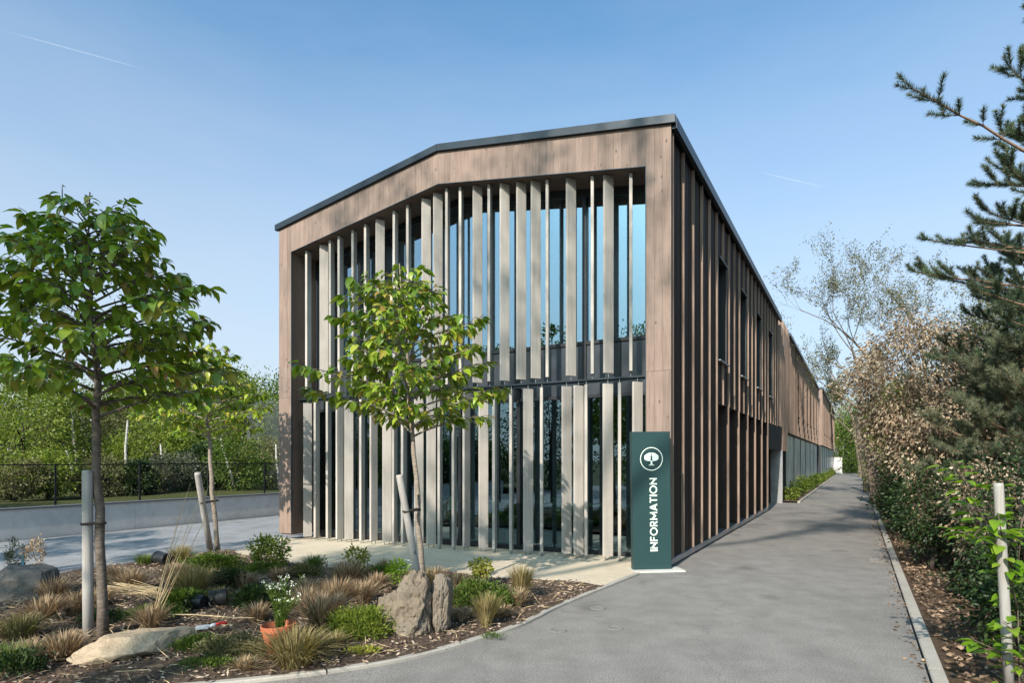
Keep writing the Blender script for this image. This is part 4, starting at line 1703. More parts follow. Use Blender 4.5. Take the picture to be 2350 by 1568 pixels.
def pine(label, base, seed, h, whorls, mat, needle=0.075, width=0.004, z0=1.0, reach=2.4, per=6, trunk_r=0.11, dens=1.0, az_range=None, name='pine_tree', rise=0.35, extra=()):
    rnd = random.Random(seed)
    rng = np.random.default_rng(seed)
    root = empty(name, (base[0], base[1], 0.0))
    tag(root, label, 'tree')
    m = MB()
    m.tube([Vector((rnd.uniform(-.04, .04), rnd.uniform(-.04, .04), h * t)) for t in (0, .2, .4, .6, .8, 1.0)], [trunk_r * (1.1 - 0.95 * t) for t in (0, .2, .4, .6, .8, 1.0)], 10)
    m.build('trunk', 'bark_pine', root, True)
    wood = MB()
    NP, ND, CP, CD = [], [], [], []

    def clothe(path, dens_):
        for a, b_ in zip(path[:-1], path[1:]):
            L = (b_ - a).length
            n = max(1, int(L * 620 * dens_))
            t = rng.uniform(0, 1, n)[:, None]
            A_, B_ = np.array(a), np.array(b_)
            ax = (B_ - A_) / max(L, 1e-6)
            P = A_ + (B_ - A_) * t
            rad = rng.normal(size=(n, 3))
            rad -= (rad @ ax)[:, None] * ax
            D = unit(rad) * 0.85 + ax * 0.65
            D[:, 2] += 0.12
            NP.append(P)
            ND.append(D)

    def shoot(p, d, L, lev):
        k = 4
        path = [p]
        q, dd = p.copy(), d.normalized()
        for i in range(k):
            dd = (dd + Vector((rnd.uniform(-.12, .12), rnd.uniform(-.12, .12), 0.16 if lev else 0.05))).normalized()
            q = q + dd * L / k
            path.append(q.copy())
        wood.tube(path, [0.007 * (1 - 0.6 * i / k) for i in range(k + 1)], 4, False)
        clothe(path[1 if lev == 0 else 0:], dens)
        NP.append(np.repeat(np.array([q]), 26, 0))
        ND.append(rng.normal(size=(26, 3)) * 0.5 + np.array(dd))
        CP.append(np.array(q))
        CD.append(np.array(dd))
        return path

    for w in range(whorls):
        u = w / max(1, whorls - 1)
        z = z0 + (h - 0.25 - z0) * u
        R_ = reach * (1 - 0.62 * u ** 1.3)
        for b_ in range(per + (len(extra) if w == 0 else 0)):
            az = (rnd.uniform(*az_range) if az_range else (b_ / per * 2 * math.pi + rnd.uniform(-.4, .4) + w))
            L = R_ * rnd.uniform(0.62, 1.12)
            d = Vector((math.cos(az), math.sin(az), rnd.uniform(0.05, rise) + 0.35 * u))
            if b_ >= per:
                z, az, L, r_ = extra[b_ - per]
                d = Vector((math.cos(az), math.sin(az), r_))
            path = [Vector((0, 0, z))]
            q = path[0].copy()
            dd = d.normalized()
            for i in range(8):
                dd = (dd + Vector((rnd.uniform(-.1, .1), rnd.uniform(-.1, .1), rnd.uniform(-.07, .10)))).normalized()
                q = q + dd * L / 8
                path.append(q.copy())
            wood.tube(path, [0.026 * (1 - 0.72 * i / 8) * (1.2 - 0.6 * u) for i in range(9)], 5, False)
            clothe(path[6:], dens)
            side = d.cross(Vector((0, 0, 1))).normalized()
            for i in range(3, 9):
                for s in (-1, 1):
                    if rnd.random() < 0.24:
                        continue
                    sd = (dd * rnd.uniform(0.5, 1.0) + side * s * rnd.uniform(0.4, 1.0) + Vector((0, 0, rnd.uniform(-0.05, 0.5))))
                    sp_ = shoot(path[i], sd, rnd.uniform(0.22, 0.48) * (0.7 + 0.1 * (9 - i)) * min(1, L), 0)
                    if rnd.random() < 0.7:
                        shoot(sp_[2], sd + Vector((rnd.uniform(-.8, .8), rnd.uniform(-.8, .8), 0.3)), rnd.uniform(0.14, 0.28), 1)
            shoot(path[-1], dd, rnd.uniform(0.15, 0.3), 1)
    tag(wood.build('branches', 'bark_pine', root, True), kind='stuff')
    P, D = np.concatenate(NP), np.concatenate(ND)
    needle_cloud('needles', P, D, needle, width, mat, root, rng, kind='stuff')
    cp, cd = np.array(CP), np.array(CD)
    k = np.repeat(np.arange(len(cp)), 5)
    leaf_cloud('buds', cp[k] + rng.normal(size=(len(k), 3)) * 0.006, cd[k] + rng.normal(size=(len(k), 3)) * 0.25, 0.03, 0.012, 'candle', root, rng, kind='stuff')
    return root


# ------------------------------------------------------------------ right hand verge
pine('tall pine reaching over the right edge with long bare branch tips', (9.1, 9.5), 3, 8.7, 11, 'needle_pine', 0.09, 0.007, 3.2, 2.5, 6, 0.14, 1.25, extra=[(6.0, R(180), 3.4, 0.2), (5.1, R(200), 2.8, 0.1)])
pine('pine close on the right of the viewer whose branch shadows dapple the lane edge', (4.9, 1.9), 19, 7.4, 4, 'needle_pine', 0.09, 0.008, 4.9, 2.5, 6, 0.12, 1.0)
pine('lower grey green pine behind the post at the right edge', ray(2350, 10.0), 9, 3.5, 8, 'needle_grey', 0.09, 0.007, 1.0, 1.45, 8, 0.06, 1.0)
pine('dark pine standing behind the grey green pine on the right', ray(2390, 13.0), 13, 6.0, 10, 'needle_pine', 0.09, 0.008, 1.2, 2.7, 7, 0.12, 0.8)

bare_tree('bare tree with thin branches and few leaves rising over the lane end', ray(2045, 25), 13.0, 31, 'bark_pale', 'leaf_olive', 0.15, (-0.05, 0.0), 6, 3, 0.08, 'robinia_tree', 0.62, 0.36)
bare_tree('second sparse tree behind the dry leaved shrub', ray(2120, 28), 13.5, 23, 'bark_pale', 'leaf_olive', 0.14, (0.05, 0.0), 6, 3, 0.08, 'robinia_tree', 0.6, 0.36)
bare_tree('third sparse tree rising behind the pine boughs', ray(2165, 24), 11.5, 37, 'bark_pale', 'leaf_olive', 0.13, (0.0, 0.0), 6, 3, 0.08, 'robinia_tree', 0.62, 0.34)
bare_tree('far sparse tree above the end of the lane', ray(1975, 58), 13, 29, 'bark_pale', 'leaf_olive', 0.25, (-0.1, 0), 5, 8, 0.2, 'robinia_tree', 0.6, 0.38)

DRY = [
    # px, depth, crown centre z, radii, leaves, label
    (2100, 14.2, 3.3, (1.5, 1.3, 1.75), 18000, 'tallest shrub of dry beige leaves beside the lane'),
    (2205, 11.2, 1.55, (1.1, 1.0, 1.35), 8500, 'dry brown leaved shrub under the grey green pine'),
    (2300, 8.0, 0.95, (0.6, 0.55, 0.75), 2400, 'dry leaved shrub behind the grey post on the right'),
    (2075, 19.5, 1.6, (1.1, 1.1, 1.3), 4500, 'dry leaved shrub at the kerb farther along the lane'),
    (2190, 9.3, 0.75, (0.45, 0.5, 0.6), 2600, 'small dry leaved bush close to the lane kerb'),
]
for i, (px, dp, zc, rr, n, lab) in enumerate(DRY):
    b0 = ray(px, dp)
    leafy('dry_shrub', lab, 'shrub', b0, (zc, 0.035), [((0, 0, zc), rr, n, 90, 0.12)], 0.072, 0.04, 'leaf_dry', 40 + i, 'twig', 'dry leaved shrubs on the verge', stems=4, branches=30, droop=-0.5)

GREEN = [
    (2052, 21.0, 2.9, (0.8, 0.8, 1.2), 3500, 'leaf_spring', 0.10, 'bright green ivy clad sapling left of the dry shrubs', 'ivy_tree'),
    (2058, 27.0, 2.0, (1.2, 1.2, 1.9), 5000, 'leaf_mid', 0.11, 'green bush beside the lane below the bare tree', 'green_bush'),
    (2150, 9.0, 0.85, (0.55, 0.7, 0.6), 4500, 'leaf_dark', 0.05, 'dark shrub overhanging the lane kerb', 'green_bush'),
    (2100, 13.0, 0.9, (0.6, 0.8, 0.7), 4000, 'leaf_dark', 0.055, 'dark shrub leaning over the kerb farther on', 'green_bush'),
    (2150, 13.4, 1.0, (1.0, 1.0, 1.0), 5500, 'leaf_dark', 0.06, 'dark shrub below the tallest dry shrub', 'green_bush'),
    (2345, 6.6, 0.9, (0.6, 0.6, 0.85), 4500, 'leaf_dark', 0.05, 'dark leafy shrub at the right edge of the view', 'green_bush'),
    (2265, 9.6, 0.8, (0.75, 0.75, 0.8), 5000, 'leaf_dark', 0.055, 'dark shrub under the lower pine', 'green_bush'),
    (2165, 12.2, 0.7, (0.8, 0.8, 0.7), 3500, 'leaf_dark', 0.07, 'dark evergreen undergrowth bush at the lane kerb', 'green_bush'),
    (2120, 16.2, 0.8, (0.9, 1.0, 0.9), 3500, 'leaf_dark', 0.08, 'dark evergreen bush under the tallest dry shrub', 'green_bush'),
    (2290, 6.9, 0.28, (0.36, 0.5, 0.34), 2600, 'leaf_dark', 0.05, 'low dark bush on the leaf litter before the post', 'green_bush'),
    (2345, 5.2, 0.30, (0.30, 0.4, 0.36), 2600, 'leaf_dark', 0.05, 'dark leafy bush at the foot of the grey post', 'green_bush'),
    (2040, 46.0, 2.4, (2.0, 2.0, 2.6), 5000, 'leaf_mid', 0.17, 'green trees mass closing the lane on the right', 'green_bush'),
]
for i, (px, dp, zc, rr, n, mt, lf, lab, nm) in enumerate(GREEN):
    b0 = ray(px, dp)
    leafy(nm, lab, 'shrub', b0, (zc, 0.04), [((0, 0, zc), rr, n, 40, 0.18)], lf, lf * 0.55, mt, 70 + i, stems=3, branches=16)

FARR = [
    (2290, 18, 2.6, (2.2, 2.2, 2.6), 9000, 'leaf_dark', 0.10, 'dense dark thicket tree behind the pines'),
    (2390, 13, 2.0, (1.8, 1.8, 2.2), 7000, 'leaf_dark', 0.09, 'dense dark thicket tree at the far right edge'),
    (2190, 24, 2.6, (2.4, 2.4, 2.8), 8000, 'leaf_olive', 0.12, 'olive thicket tree behind the tallest dry shrub'),
    (2110, 34, 3.0, (2.3, 2.3, 3.2), 8000, 'leaf_mid', 0.15, 'green thicket tree below the sparse trees'),
    (2075, 44, 3.6, (2.6, 2.6, 3.8), 8000, 'leaf_olive', 0.18, 'tall olive tree halfway down the lane'),
    (2400, 26, 4.5, (3.5, 3.5, 4.5), 8000, 'leaf_grey', 0.15, 'grey green background tree behind the pines'),
    (1955, 80, 4.2, (4.0, 4.0, 4.6), 7000, 'leaf_spring', 0.28, 'spring green tree closing the end of the lane'),
    (2005, 72, 4.4, (4.0, 4.0, 4.8), 7000, 'leaf_mid', 0.26, 'darker tree closing the end of the lane on its right'),
    (1925, 92, 3.6, (3.5, 3.5, 4.2), 6000, 'leaf_olive', 0.3, 'olive tree behind the farthest wing'),
]
for i, (px, dp, zc, rr, n, mt, lf, lab) in enumerate(FARR):
    leafy('thicket_tree', lab, 'tree', ray(px, dp), (zc * 1.2, 0.12), [((0, 0, zc), rr, n, 70, 0.15)], lf, lf * 0.6, mt, 100 + i, group='trees and thicket along the verge')
# slanting trunks beside the lane
for i, (a, d0, b_, d1, z1, r0, lab) in enumerate([
        (2010, 22.5, 1985, 22.8, 3.2, 0.16, 'thick pale leaning trunk stump beside the lane'),
        (1990, 31, 1966, 31.5, 4.0, 0.15, 'slim slanting trunk farther along the lane'),
        (2362, 7.7, 2352, 7.9, 1.3, 0.09, 'brown trunk at the right edge behind the post')]):
    p0, p1 = ray(a, d0), ray(b_, d1)
    t = empty('leaning_tree', (p0[0], p0[1], -0.02))
    tag(t, lab, 'tree')
    m = MB()
    dx, dy = p1[0] - p0[0], p1[1] - p0[1]
    m.tube([(dx * t_ + 0.04 * math.sin(t_ * 7), dy * t_, z1 * t_) for t_ in (0, .15, .3, .5, .7, .85, 1.0)], [r0 * (1.25 - 0.5 * t_) for t_ in (0, .15, .3, .5, .7, .85, 1.0)], 10)
    m.build('trunk', 'bark_pale', t, True)

# sapling with bright leaves round the post
rs = random.Random(8)
sap = empty('sapling', (*ray(2270, 4.3), 0.0))
tag(sap, 'bright green sapling with pinnate leaves beside the grey post', 'sapling')
SAPLEAF = [leaf_proto('leaf', 0.6, 0.3), leaf_proto('leaf', 1.2, 0.45)]
st = MB()
lv = []


def sap_branch(pts):
    pts = [Vector(p) - Vector((sap.location.x, sap.location.y, 0)) for p in pts]
    st.tube(pts, [0.008 - 0.005 * i / (len(pts) - 1) for i in range(len(pts))], 5)
    for a, b_ in zip(pts[:-1], pts[1:]):
        n = max(2, int((b_ - a).length / 0.045))
        for k in range(n):
            p = a.lerp(b_, (k + rs.random()) / n)
            az = rs.uniform(0, 2 * math.pi)
            for w in range(2):
                d = Vector((math.cos(az + w * 2.6) - 0.3, math.sin(az + w * 2.6), rs.uniform(-0.35, 0.3)))
                q = p + d * 0.05
                lv.append((q, d, Vector((rs.uniform(-.3, .3), rs.uniform(-.3, .3), 1)), rs.uniform(0.085, 0.14)))


def rp3(px, py, d):
    x = (px - 1174.5) / 1400 * d
    return (x, d, EYE - (py - 1056) / 1400 * d)


sap_branch([rp3(2335, 1400, 4.3), rp3(2310, 1300, 4.25), rp3(2260, 1200, 4.2), rp3(2215, 1110, 4.15), rp3(2180, 1062, 4.1)])
sap_branch([rp3(2260, 1200, 4.2), rp3(2230, 1235, 4.1), rp3(2205, 1220, 4.0)])
sap_branch([rp3(2330, 1330, 4.3), rp3(2300, 1240, 4.2), rp3(2290, 1180, 4.1)])
sap_branch([rp3(2350, 1530, 4.3), rp3(2280, 1490, 4.2), rp3(2235, 1470, 4.15)])
sap_branch([rp3(2360, 1490, 4.2), rp3(2330, 1450, 4.1), rp3(2300, 1430, 4.0)])
sap_branch([rp3(2340, 1700, 4.3), rp3(2338, 1550, 4.3), rp3(2335, 1400, 4.3)])
sap_branch([rp3(2360, 1120, 4.2), rp3(2340, 1220, 4.25), rp3(2335, 1330, 4.3)])
st.build('stem', 'twig', sap, True)
place_leaves(sap, lv, SAPLEAF, 'leaf_bright', 300)

# leaf litter on the verge
rng = np.random.default_rng(5)
n = 16000
ly = rng.uniform(-6, 24, n) ** 1.0
lx = KX + 0.16 + np.abs(rng.normal(size=n)) * 1.5
XY = np.array([l2w(a, b_) for a, b_ in zip(lx, ly)])
P = np.column_stack([XY, 0.035 + 0.03 * rng.random(n)])
D = np.column_stack([rng.normal(size=(n, 2)), rng.normal(size=n) * 0.25])
o = leaf_cloud('leaf_litter', P, D, 0.06, 0.032, 'litter', None, rng, kind='stuff')
tag(o, 'brown leaf litter covering the verge beside the lane', 'litter')
n = 420
ly = rng.uniform(-7, 14, n)
lx = KX + 0.01 - np.abs(rng.normal(size=n)) * 0.07
XY = np.array([l2w(a, b_) for a, b_ in zip(lx, ly)])
P = np.column_stack([XY, 0.006 + 0.006 * rng.random(n)])
D = np.column_stack([rng.normal(size=(n, 2)), rng.normal(size=n) * 0.1])
o = leaf_cloud('road_litter', P, D, 0.04, 0.02, 'litter', None, rng, fold=0.1, kind='stuff')
tag(o, 'fallen leaves and grit along the right edge of the lane', 'litter')
# low plants along the wing
ORD = 'first second third fourth fifth sixth seventh eighth ninth tenth eleventh twelfth thirteenth fourteenth fifteenth sixteenth'.split()
for i in range(16):
    s = 17.5 + i * 3.2
    b0 = l2w(0.1, s)
    leafy('border_plant', ORD[i] + ' green border plant from the entrance along the rear wings', 'plant', b0, None, [((0, 0, 0.25), (0.26, 0.3, 0.22 + 0.1 * (i % 3)), 520, 14, 0.25)], 0.10, 0.06, 'leaf_mid' if i % 2 else 'leaf_spring', 200 + i, group='plants along the rear wings', z=0.05)

# ------------------------------------------------------------------ left background
BACK = [
    # px, depth, height of crown centre, radii, material, leaf, label
    (55, 24, 2.2, (2.0, 2.0, 2.2), 'leaf_spring', 0.12, 'spring green bush behind the fence at the far left'),
    (130, 30, 2.9, (2.2, 2.2, 2.9), 'leaf_spring', 0.13, 'tall spring green tree left of the nearest trunk'),
    (215, 27, 2.0, (2.0, 2.0, 2.0), 'leaf_olive', 0.12, 'olive bush behind the nearest trunk'),
    (290, 33, 2.7, (2.3, 2.3, 2.8), 'leaf_spring', 0.14, 'green tree seen between the two young trees'),
    (350, 26, 1.6, (1.5, 1.5, 1.6), 'leaf_spring', 0.11, 'low spring green bush behind the fence between the trunks'),
    (420, 34, 3.2, (2.4, 2.4, 3.2), 'leaf_spring', 0.14, 'spring green tree directly behind the farther young tree'),
    (500, 38, 3.4, (2.6, 2.6, 3.4), 'leaf_mid', 0.16, 'tall mid green tree right of the farther young tree'),
    (570, 33, 3.0, (2.0, 2.0, 3.0), 'leaf_spring', 0.14, 'bright green tree beside the grey mesh cage'),
    (625, 40, 3.3, (2.6, 2.6, 3.3), 'leaf_mid', 0.16, 'green tree half hidden by the building corner'),
    (0, 34, 2.4, (2.4, 2.4, 2.6), 'leaf_grey', 0.14, 'grey green tree at the left edge'),
    (470, 25, 0.9, (1.0, 1.0, 0.9), 'leaf_dark', 0.10, 'dark evergreen bush behind the leaning stake'),
    (545, 24, 1.1, (1.2, 1.2, 1.1), 'leaf_mid', 0.10, 'green bush above the low wall near the building'),
    (610, 27, 1.1, (1.4, 1.4, 1.1), 'leaf_olive', 0.10, 'brownish bush by the building corner'),
    (110, 20, 0.8, (1.0, 1.0, 0.75), 'leaf_spring', 0.09, 'green bush on the bank left of the upright post'),
    (320, 21, 0.6, (0.5, 0.5, 0.6), 'leaf_dark', 0.08, 'small dark conifer like bush behind the wall'),
    (250, 21, 0.7, (1.0, 1.0, 0.7), 'leaf_olive', 0.08, 'dry olive undergrowth behind the nearest trunk'),
    (30, 19, 0.7, (0.9, 0.9, 0.6), 'leaf_olive', 0.08, 'dark undergrowth bush at the left end of the wall'),
    (400, 23, 0.8, (1.1, 1.1, 0.7), 'leaf_grey', 0.09, 'grey green undergrowth behind the second fence bay'),
    (180, 46, 3.3, (4.0, 4.0, 3.4), 'leaf_spring', 0.2, 'broad far tree behind the left shrubs'),
    (360, 52, 3.8, (4.5, 4.5, 3.6), 'leaf_mid', 0.22, 'broad far tree in the middle of the left background'),
    (540, 55, 4.2, (4.5, 4.5, 4.2), 'leaf_spring', 0.22, 'broad far tree near the building corner'),
    (20, 60, 3.4, (5.0, 5.0, 3.4), 'leaf_olive', 0.24, 'broad far tree at the left edge'),
]
for i, (px, dp, zc, rr, mt, lf, lab) in enumerate(BACK):
    b0 = ray(px, dp)
    n = int(9000 if zc > 1.5 else 5200)
    leafy('background_tree' if zc > 1.5 else 'background_bush', lab, 'tree' if zc > 1.5 else 'bush', b0, (zc * 1.25, 0.05 + 0.02 * zc), [((0, 0, zc), rr, n, 60, 0.14)], lf * 0.95, lf * 0.62, mt, 300 + i, z=0.38, group='shrubs and trees behind the fence')
# birch stems and poles behind the fence
BIR = [(152, 1035, 188, 1115, 22, 'white slanting birch stem at left behind the fence'), (165, 940, 180, 1075, 25, 'thin pale upright stem left of the upright post'),
       (293, 965, 285, 1140, 22, 'pale stem right behind the nearest trunk'), (368, 1020, 385, 1090, 24, 'short white slanting birch stem between the trunks'),
       (372, 950, 388, 1080, 27, 'thin birch stem behind the short slanting one'), (505, 1000, 540, 1112, 24, 'long white slanting birch stem right of the farther young tree'),
       (633, 1020, 640, 1090, 26, 'pale stem beside the building corner')]
for i, (x0, y0, x1, y1, d, lab) in enumerate(BIR):
    a, b_ = Vector(rp3(x0, y0, d)), Vector(rp3(x1, y1, d - 0.4))
    b_.z = min(b_.z, 0.4)
    m = MB()
    m.tube([b_ - b_, (a - b_) * 0.3 + Vector((0.02, 0, 0)), (a - b_) * 0.65 - Vector((0.03, 0, 0)), a - b_], [0.06, 0.05, 0.045, 0.03], 8)
    o = m.build('birch_stem', 'bark_birch', None, True, tuple(b_))
    tag(o, lab, 'tree stem', 'birch stems behind the fence')
a = Vector(rp3(222, 1000, 26))
mp = empty('marker_pole', (a.x, a.y, 0.35))
tag(mp, 'white pole with orange band behind the fence', 'pole')
m = MB()
m.tube([(0, 0, 0), (0, 0, a.z - 0.9)], 0.06, 8)
m.tube([(0, 0, a.z - 0.38), (0, 0, a.z - 0.3)], 0.06, 8)
m.build('pole', 'white_plastic', mp)
m = MB()
m.tube([(0, 0, a.z - 0.9), (0, 0, a.z - 0.38)], 0.062, 8)
m.build('band', 'orange_paint', mp)
# mesh cage near the building corner
c0 = ray(608, 30)
cage = empty('mesh_cage', (c0[0], c0[1], 0.38), R(20))
tag(cage, 'tall grey wire mesh cage behind the fence beside the building', 'cage')
for sx in (-0.75, 0.75):
    for sy in (-0.75, 0.75):
        m = MB()
        m.tube([(sx, sy, 0), (sx, sy, 3.9)], 0.02, 6)
        m.build('post', 'steel', cage)
m = MB()
for i in range(28):
    t = -0.75 + 1.5 * i / 27
    for sy in (-0.75, 0.75):
        m.box(t - 0.004, t + 0.004, sy - 0.004, sy + 0.004, 0.1, 3.9 + 0.35 * math.cos(t * 2))
        m.box(sy - 0.004, sy + 0.004, t - 0.004, t + 0.004, 0.1, 3.9)
for k in range(36):
    z = 0.1 + k * 0.108
    for s in (-0.75, 0.75):
        m.box(-0.75, 0.75, s - 0.003, s + 0.003, z, z + 0.006)
        m.box(s - 0.003, s + 0.003, -0.75, 0.75, z, z + 0.006)
tag(m.build('wire_mesh', 'steel', cage), kind='stuff')

# ------------------------------------------------------------------ trees behind the viewer: they shade the bed and show in the glass
REAR = [((-16.5, -7.5), 2.9, (2.4, 2.4, 2.9), 'leaf_mid', 'tree'), ((-20.5, -3.5), 3.3, (2.6, 2.6, 3.2), 'leaf_dark', 'tree'), ((-23.5, 1.0), 2.7, (2.4, 2.4, 2.7), 'leaf_mid', 'tree'),
        ((-13.0, -11.0), 3.0, (2.2, 2.2, 3.0), 'leaf_dark', 'tree'), ((-27, 5.0), 3.0, (2.8, 2.8, 3.0), 'leaf_mid', 'tree'), ((-30, 10.0), 3.0, (3.0, 3.0, 3.0), 'leaf_spring', 'tree')]
for i, (b0, zc, rr, mt, _) in enumerate(REAR):
    leafy('reflected_tree', 'dark tree mirrored in the ground floor glass between the louvres', 'tree', b0, (zc * 1.3, 0.12), [((0, 0, zc), rr, 5000, 45, 0.17)], 0.16, 0.1, mt, 400 + i, group='trees mirrored in the glass', z=-0.2)
for i in range(9):  # bushes added out of view to mask the meadow in the glass reflection
    b0 = l2w(-16.2 - 0.8 * (i % 3), -20 + i * 1.9)
    leafy('mask_bush', 'added unseen bush masking the meadow mirrored in the ground floor glass', 'bush', b0, None, [((0, 0, 1.2), (1.5, 1.7, 1.3), 3000, 40, 0.18)], 0.16, 0.1, 'leaf_dark' if i % 2 else 'leaf_mid', 440 + i, group='bushes added to darken the glass reflection', z=0.3)
leafy('shade_tree', 'leafy tree behind the viewer whose shade falls on the nearest young tree', 'tree', (-8.6, -2.5), (7.5, 0.12), [((0, 0, 9.1), (1.35, 1.35, 1.7), 6500, 60, 0.16)], 0.13, 0.08, 'leaf_mid', 420, z=-0.1)
leafy('shade_tree', 'broad tree behind the viewer whose shade falls on the grey boulder', 'tree', (-11.6, -2.6), (5.5, 0.12), [((0, 0, 6.3), (1.7, 1.7, 1.6), 3600, 50, 0.17)], 0.13, 0.08, 'leaf_mid', 424, z=-0.1)
leafy('shade_tree', 'slim tree left of the view whose shadow streaks the parking', 'tree', (-12.6, 4.6), (5.6, 0.08), [((0, 0, 5.6), (1.0, 1.0, 0.9), 1600, 22, 0.16)], 0.13, 0.08, 'leaf_mid', 421, z=-0.2)
leafy('shade_tree', 'second slim tree left of the view whose shadow crosses the parking', 'tree', (-13.4, 7.4), (4.8, 0.08), [((0, 0, 4.9), (0.9, 0.9, 0.8), 1300, 18, 0.16)], 0.13, 0.08, 'leaf_mid', 422, z=-0.2)
leafy('shade_tree', 'taller slim tree left of the view whose shadow reaches toward the building', 'tree', (-10.9, 3.0), (6.3, 0.08), [((0, 0, 6.6), (0.8, 0.8, 0.7), 1000, 16, 0.16)], 0.13, 0.08, 'leaf_mid', 423, z=-0.2)
bare_tree('tall sparse tree behind the viewer shading the upper louvres in soft bands', (-10.3, -9.0), 21, 51, 'bark_pale', 'leaf_olive', 0.22, (0.0, 0.0), 5, 6, 0.2, 'shade_tree', 0.32, 0.62, z=-0.1)
# ------------------------------------------------------------------ planting bed


def tussock(label, px, py, r, h, mat, seed, n=260, up=0.75, name='grass_tussock', base=None):
    b0 = base or at(px, py)
    z = bz(*b0) if inside(BED, *b0) else 0.02
    n = int(n * 1.5)
    r, h = r * 1.1, h * 1.1
    rng = np.random.default_rng(seed)
    root = empty(name, (b0[0], b0[1], z - 0.01))
    tag(root, label, 'grass', 'grass tussocks in the bed')
    az = rng.uniform(0, 2 * math.pi, n)
    tilt = np.abs(rng.normal(size=n)) * (1 - up) * 1.3 + rng.uniform(0, 0.35, n)
    L = h * rng.uniform(0.6, 1.25, n)
    r0 = r * 0.35 * np.sqrt(rng.random(n))
    base_ = np.column_stack([r0 * np.cos(az), r0 * np.sin(az), np.zeros(n)])
    out = np.column_stack([np.cos(az), np.sin(az), np.zeros(n)])
    side = np.column_stack([-np.sin(az), np.cos(az), np.zeros(n)])
    w = 0.0035 + 0.002 * rng.random(n)
    vs = np.empty((n, 7, 3))
    reach = np.minimum(np.tan(np.minimum(tilt, 1.2)) * L * 0.8, r * 1.25)
    jit = rng.normal(size=(n, 3)) * 0.02 * np.array([1, 1, 0.3])
    for k, t in enumerate((0.0, 0.4, 0.75)):
        c = base_ + out * (reach * t ** 1.6)[:, None] + jit * t
        c[:, 2] += L * (t - 0.22 * t * t * np.minimum(1.5, tilt))
        ww = (w * (1 - 0.4 * t))[:, None]
        vs[:, k * 2] = c + side * ww
        vs[:, k * 2 + 1] = c - side * ww
    c = base_ + out * reach[:, None] + jit
    c[:, 2] += L * (1 - 0.32 * np.minimum(1.5, tilt))
    vs[:, 6] = c
    tri = np.array([(0, 1, 3), (0, 3, 2), (2, 3, 5), (2, 5, 4), (4, 5, 6)])
    fs = (np.arange(n)[:, None, None] * 7 + tri[None]).reshape(-1, 3)
    tag(link_mesh('blades', np_mesh('blades', vs.reshape(-1, 3), fs), mat, root), kind='stuff')
    return root


TUS = [
    (146, 1522, 0.22, 0.20, 'grass_brown', 420, 'brown spiky tussock left of the long flat rock'),
    (45, 1482, 0.24, 0.24, 'grass_olive', 420, 'shaded olive tussock in the left corner of the bed'),
    (20, 1548, 0.2, 0.18, 'grass_green', 240, 'green tussock at the bottom left corner'),
    (176, 1424, 0.17, 0.24, 'grass_brown', 320, 'orange brown tussock left of the upright post'),
    (120, 1388, 0.26, 0.26, 'grass_brown', 320, 'shaded brown tussock behind the upright post'),
    (300, 1368, 0.24, 0.26, 'grass_brown', 420, 'grey brown tussock right behind the nearest trunk'),
    (438, 1382, 0.30, 0.36, 'grass_olive', 520, 'large olive brown tussock in the middle of the bed'),
    (415, 1298, 0.24, 0.26, 'grass_olive', 320, 'tussock behind the toppled black pot'),
    (345, 1462, 0.14, 0.22, 'grass_brown', 300, 'brown tussock at the foot of the tall straw stalks'),
    (742, 1452, 0.27, 0.30, 'grass_brown', 620, 'large tan tussock left of the green creeper'),
    (768, 1405, 0.24, 0.30, 'grass_brown', 520, 'tan tussock behind the large tan one'),
    (676, 1536, 0.30, 0.26, 'grass_olive', 620, 'wide straw tussock in front of the terracotta pot'),
    (795, 1358, 0.27, 0.32, 'grass_brown', 480, 'purplish tussock in front of the apron'),
    (705, 1385, 0.18, 0.22, 'grass_brown', 300, 'dark brown tussock behind the white flowers'),
    (560, 1365, 0.20, 0.20, 'grass_brown', 300, 'small brown tussock left of the white flowers'),
    (860, 1372, 0.20, 0.20, 'grass_brown', 280, 'dark tussock left of the boulder'),
    (1196, 1386, 0.12, 0.36, 'grass_olive', 320, 'upright tussock at the right end of the bed'),
    (1190, 1402, 0.10, 0.20, 'grass_brown', 200, 'short tan tussock before the upright one'),
    (1116, 1446, 0.13, 0.28, 'grass_olive', 300, 'upright tan tussock right of the boulder'),
    (960, 1372, 0.22, 0.26, 'grass_olive', 320, 'straw tussock behind the boulder beside the leaning stake'),
    (1000, 1352, 0.16, 0.24, 'grass_brown', 240, 'small tan tussock right of the leaning stake'),
    (1076, 1388, 0.14, 0.20, 'grass_brown', 200, 'small tan tussock below the yellow shrub'),
    (716, 1322, 0.16, 0.24, 'grass_green', 280, 'green grass clump at the back edge of the bed'),
    (330, 1304, 0.22, 0.16, 'grass_green', 280, 'low grass clump left of the toppled black pot'),
    (1060, 1430, 0.16, 0.12, 'grass_brown', 180, 'flat brown tussock against the boulder shadow'),
    (230, 1400, 0.2, 0.2, 'grass_brown', 260, 'brown tussock behind the nearest trunk'),
    (640, 1345, 0.16, 0.18, 'grass_brown', 240, 'small brown tussock below the white flowered shrub'),
    (480, 1345, 0.2, 0.18, 'grass_olive', 240, 'olive tussock in front of the leaning stake foot'),
]
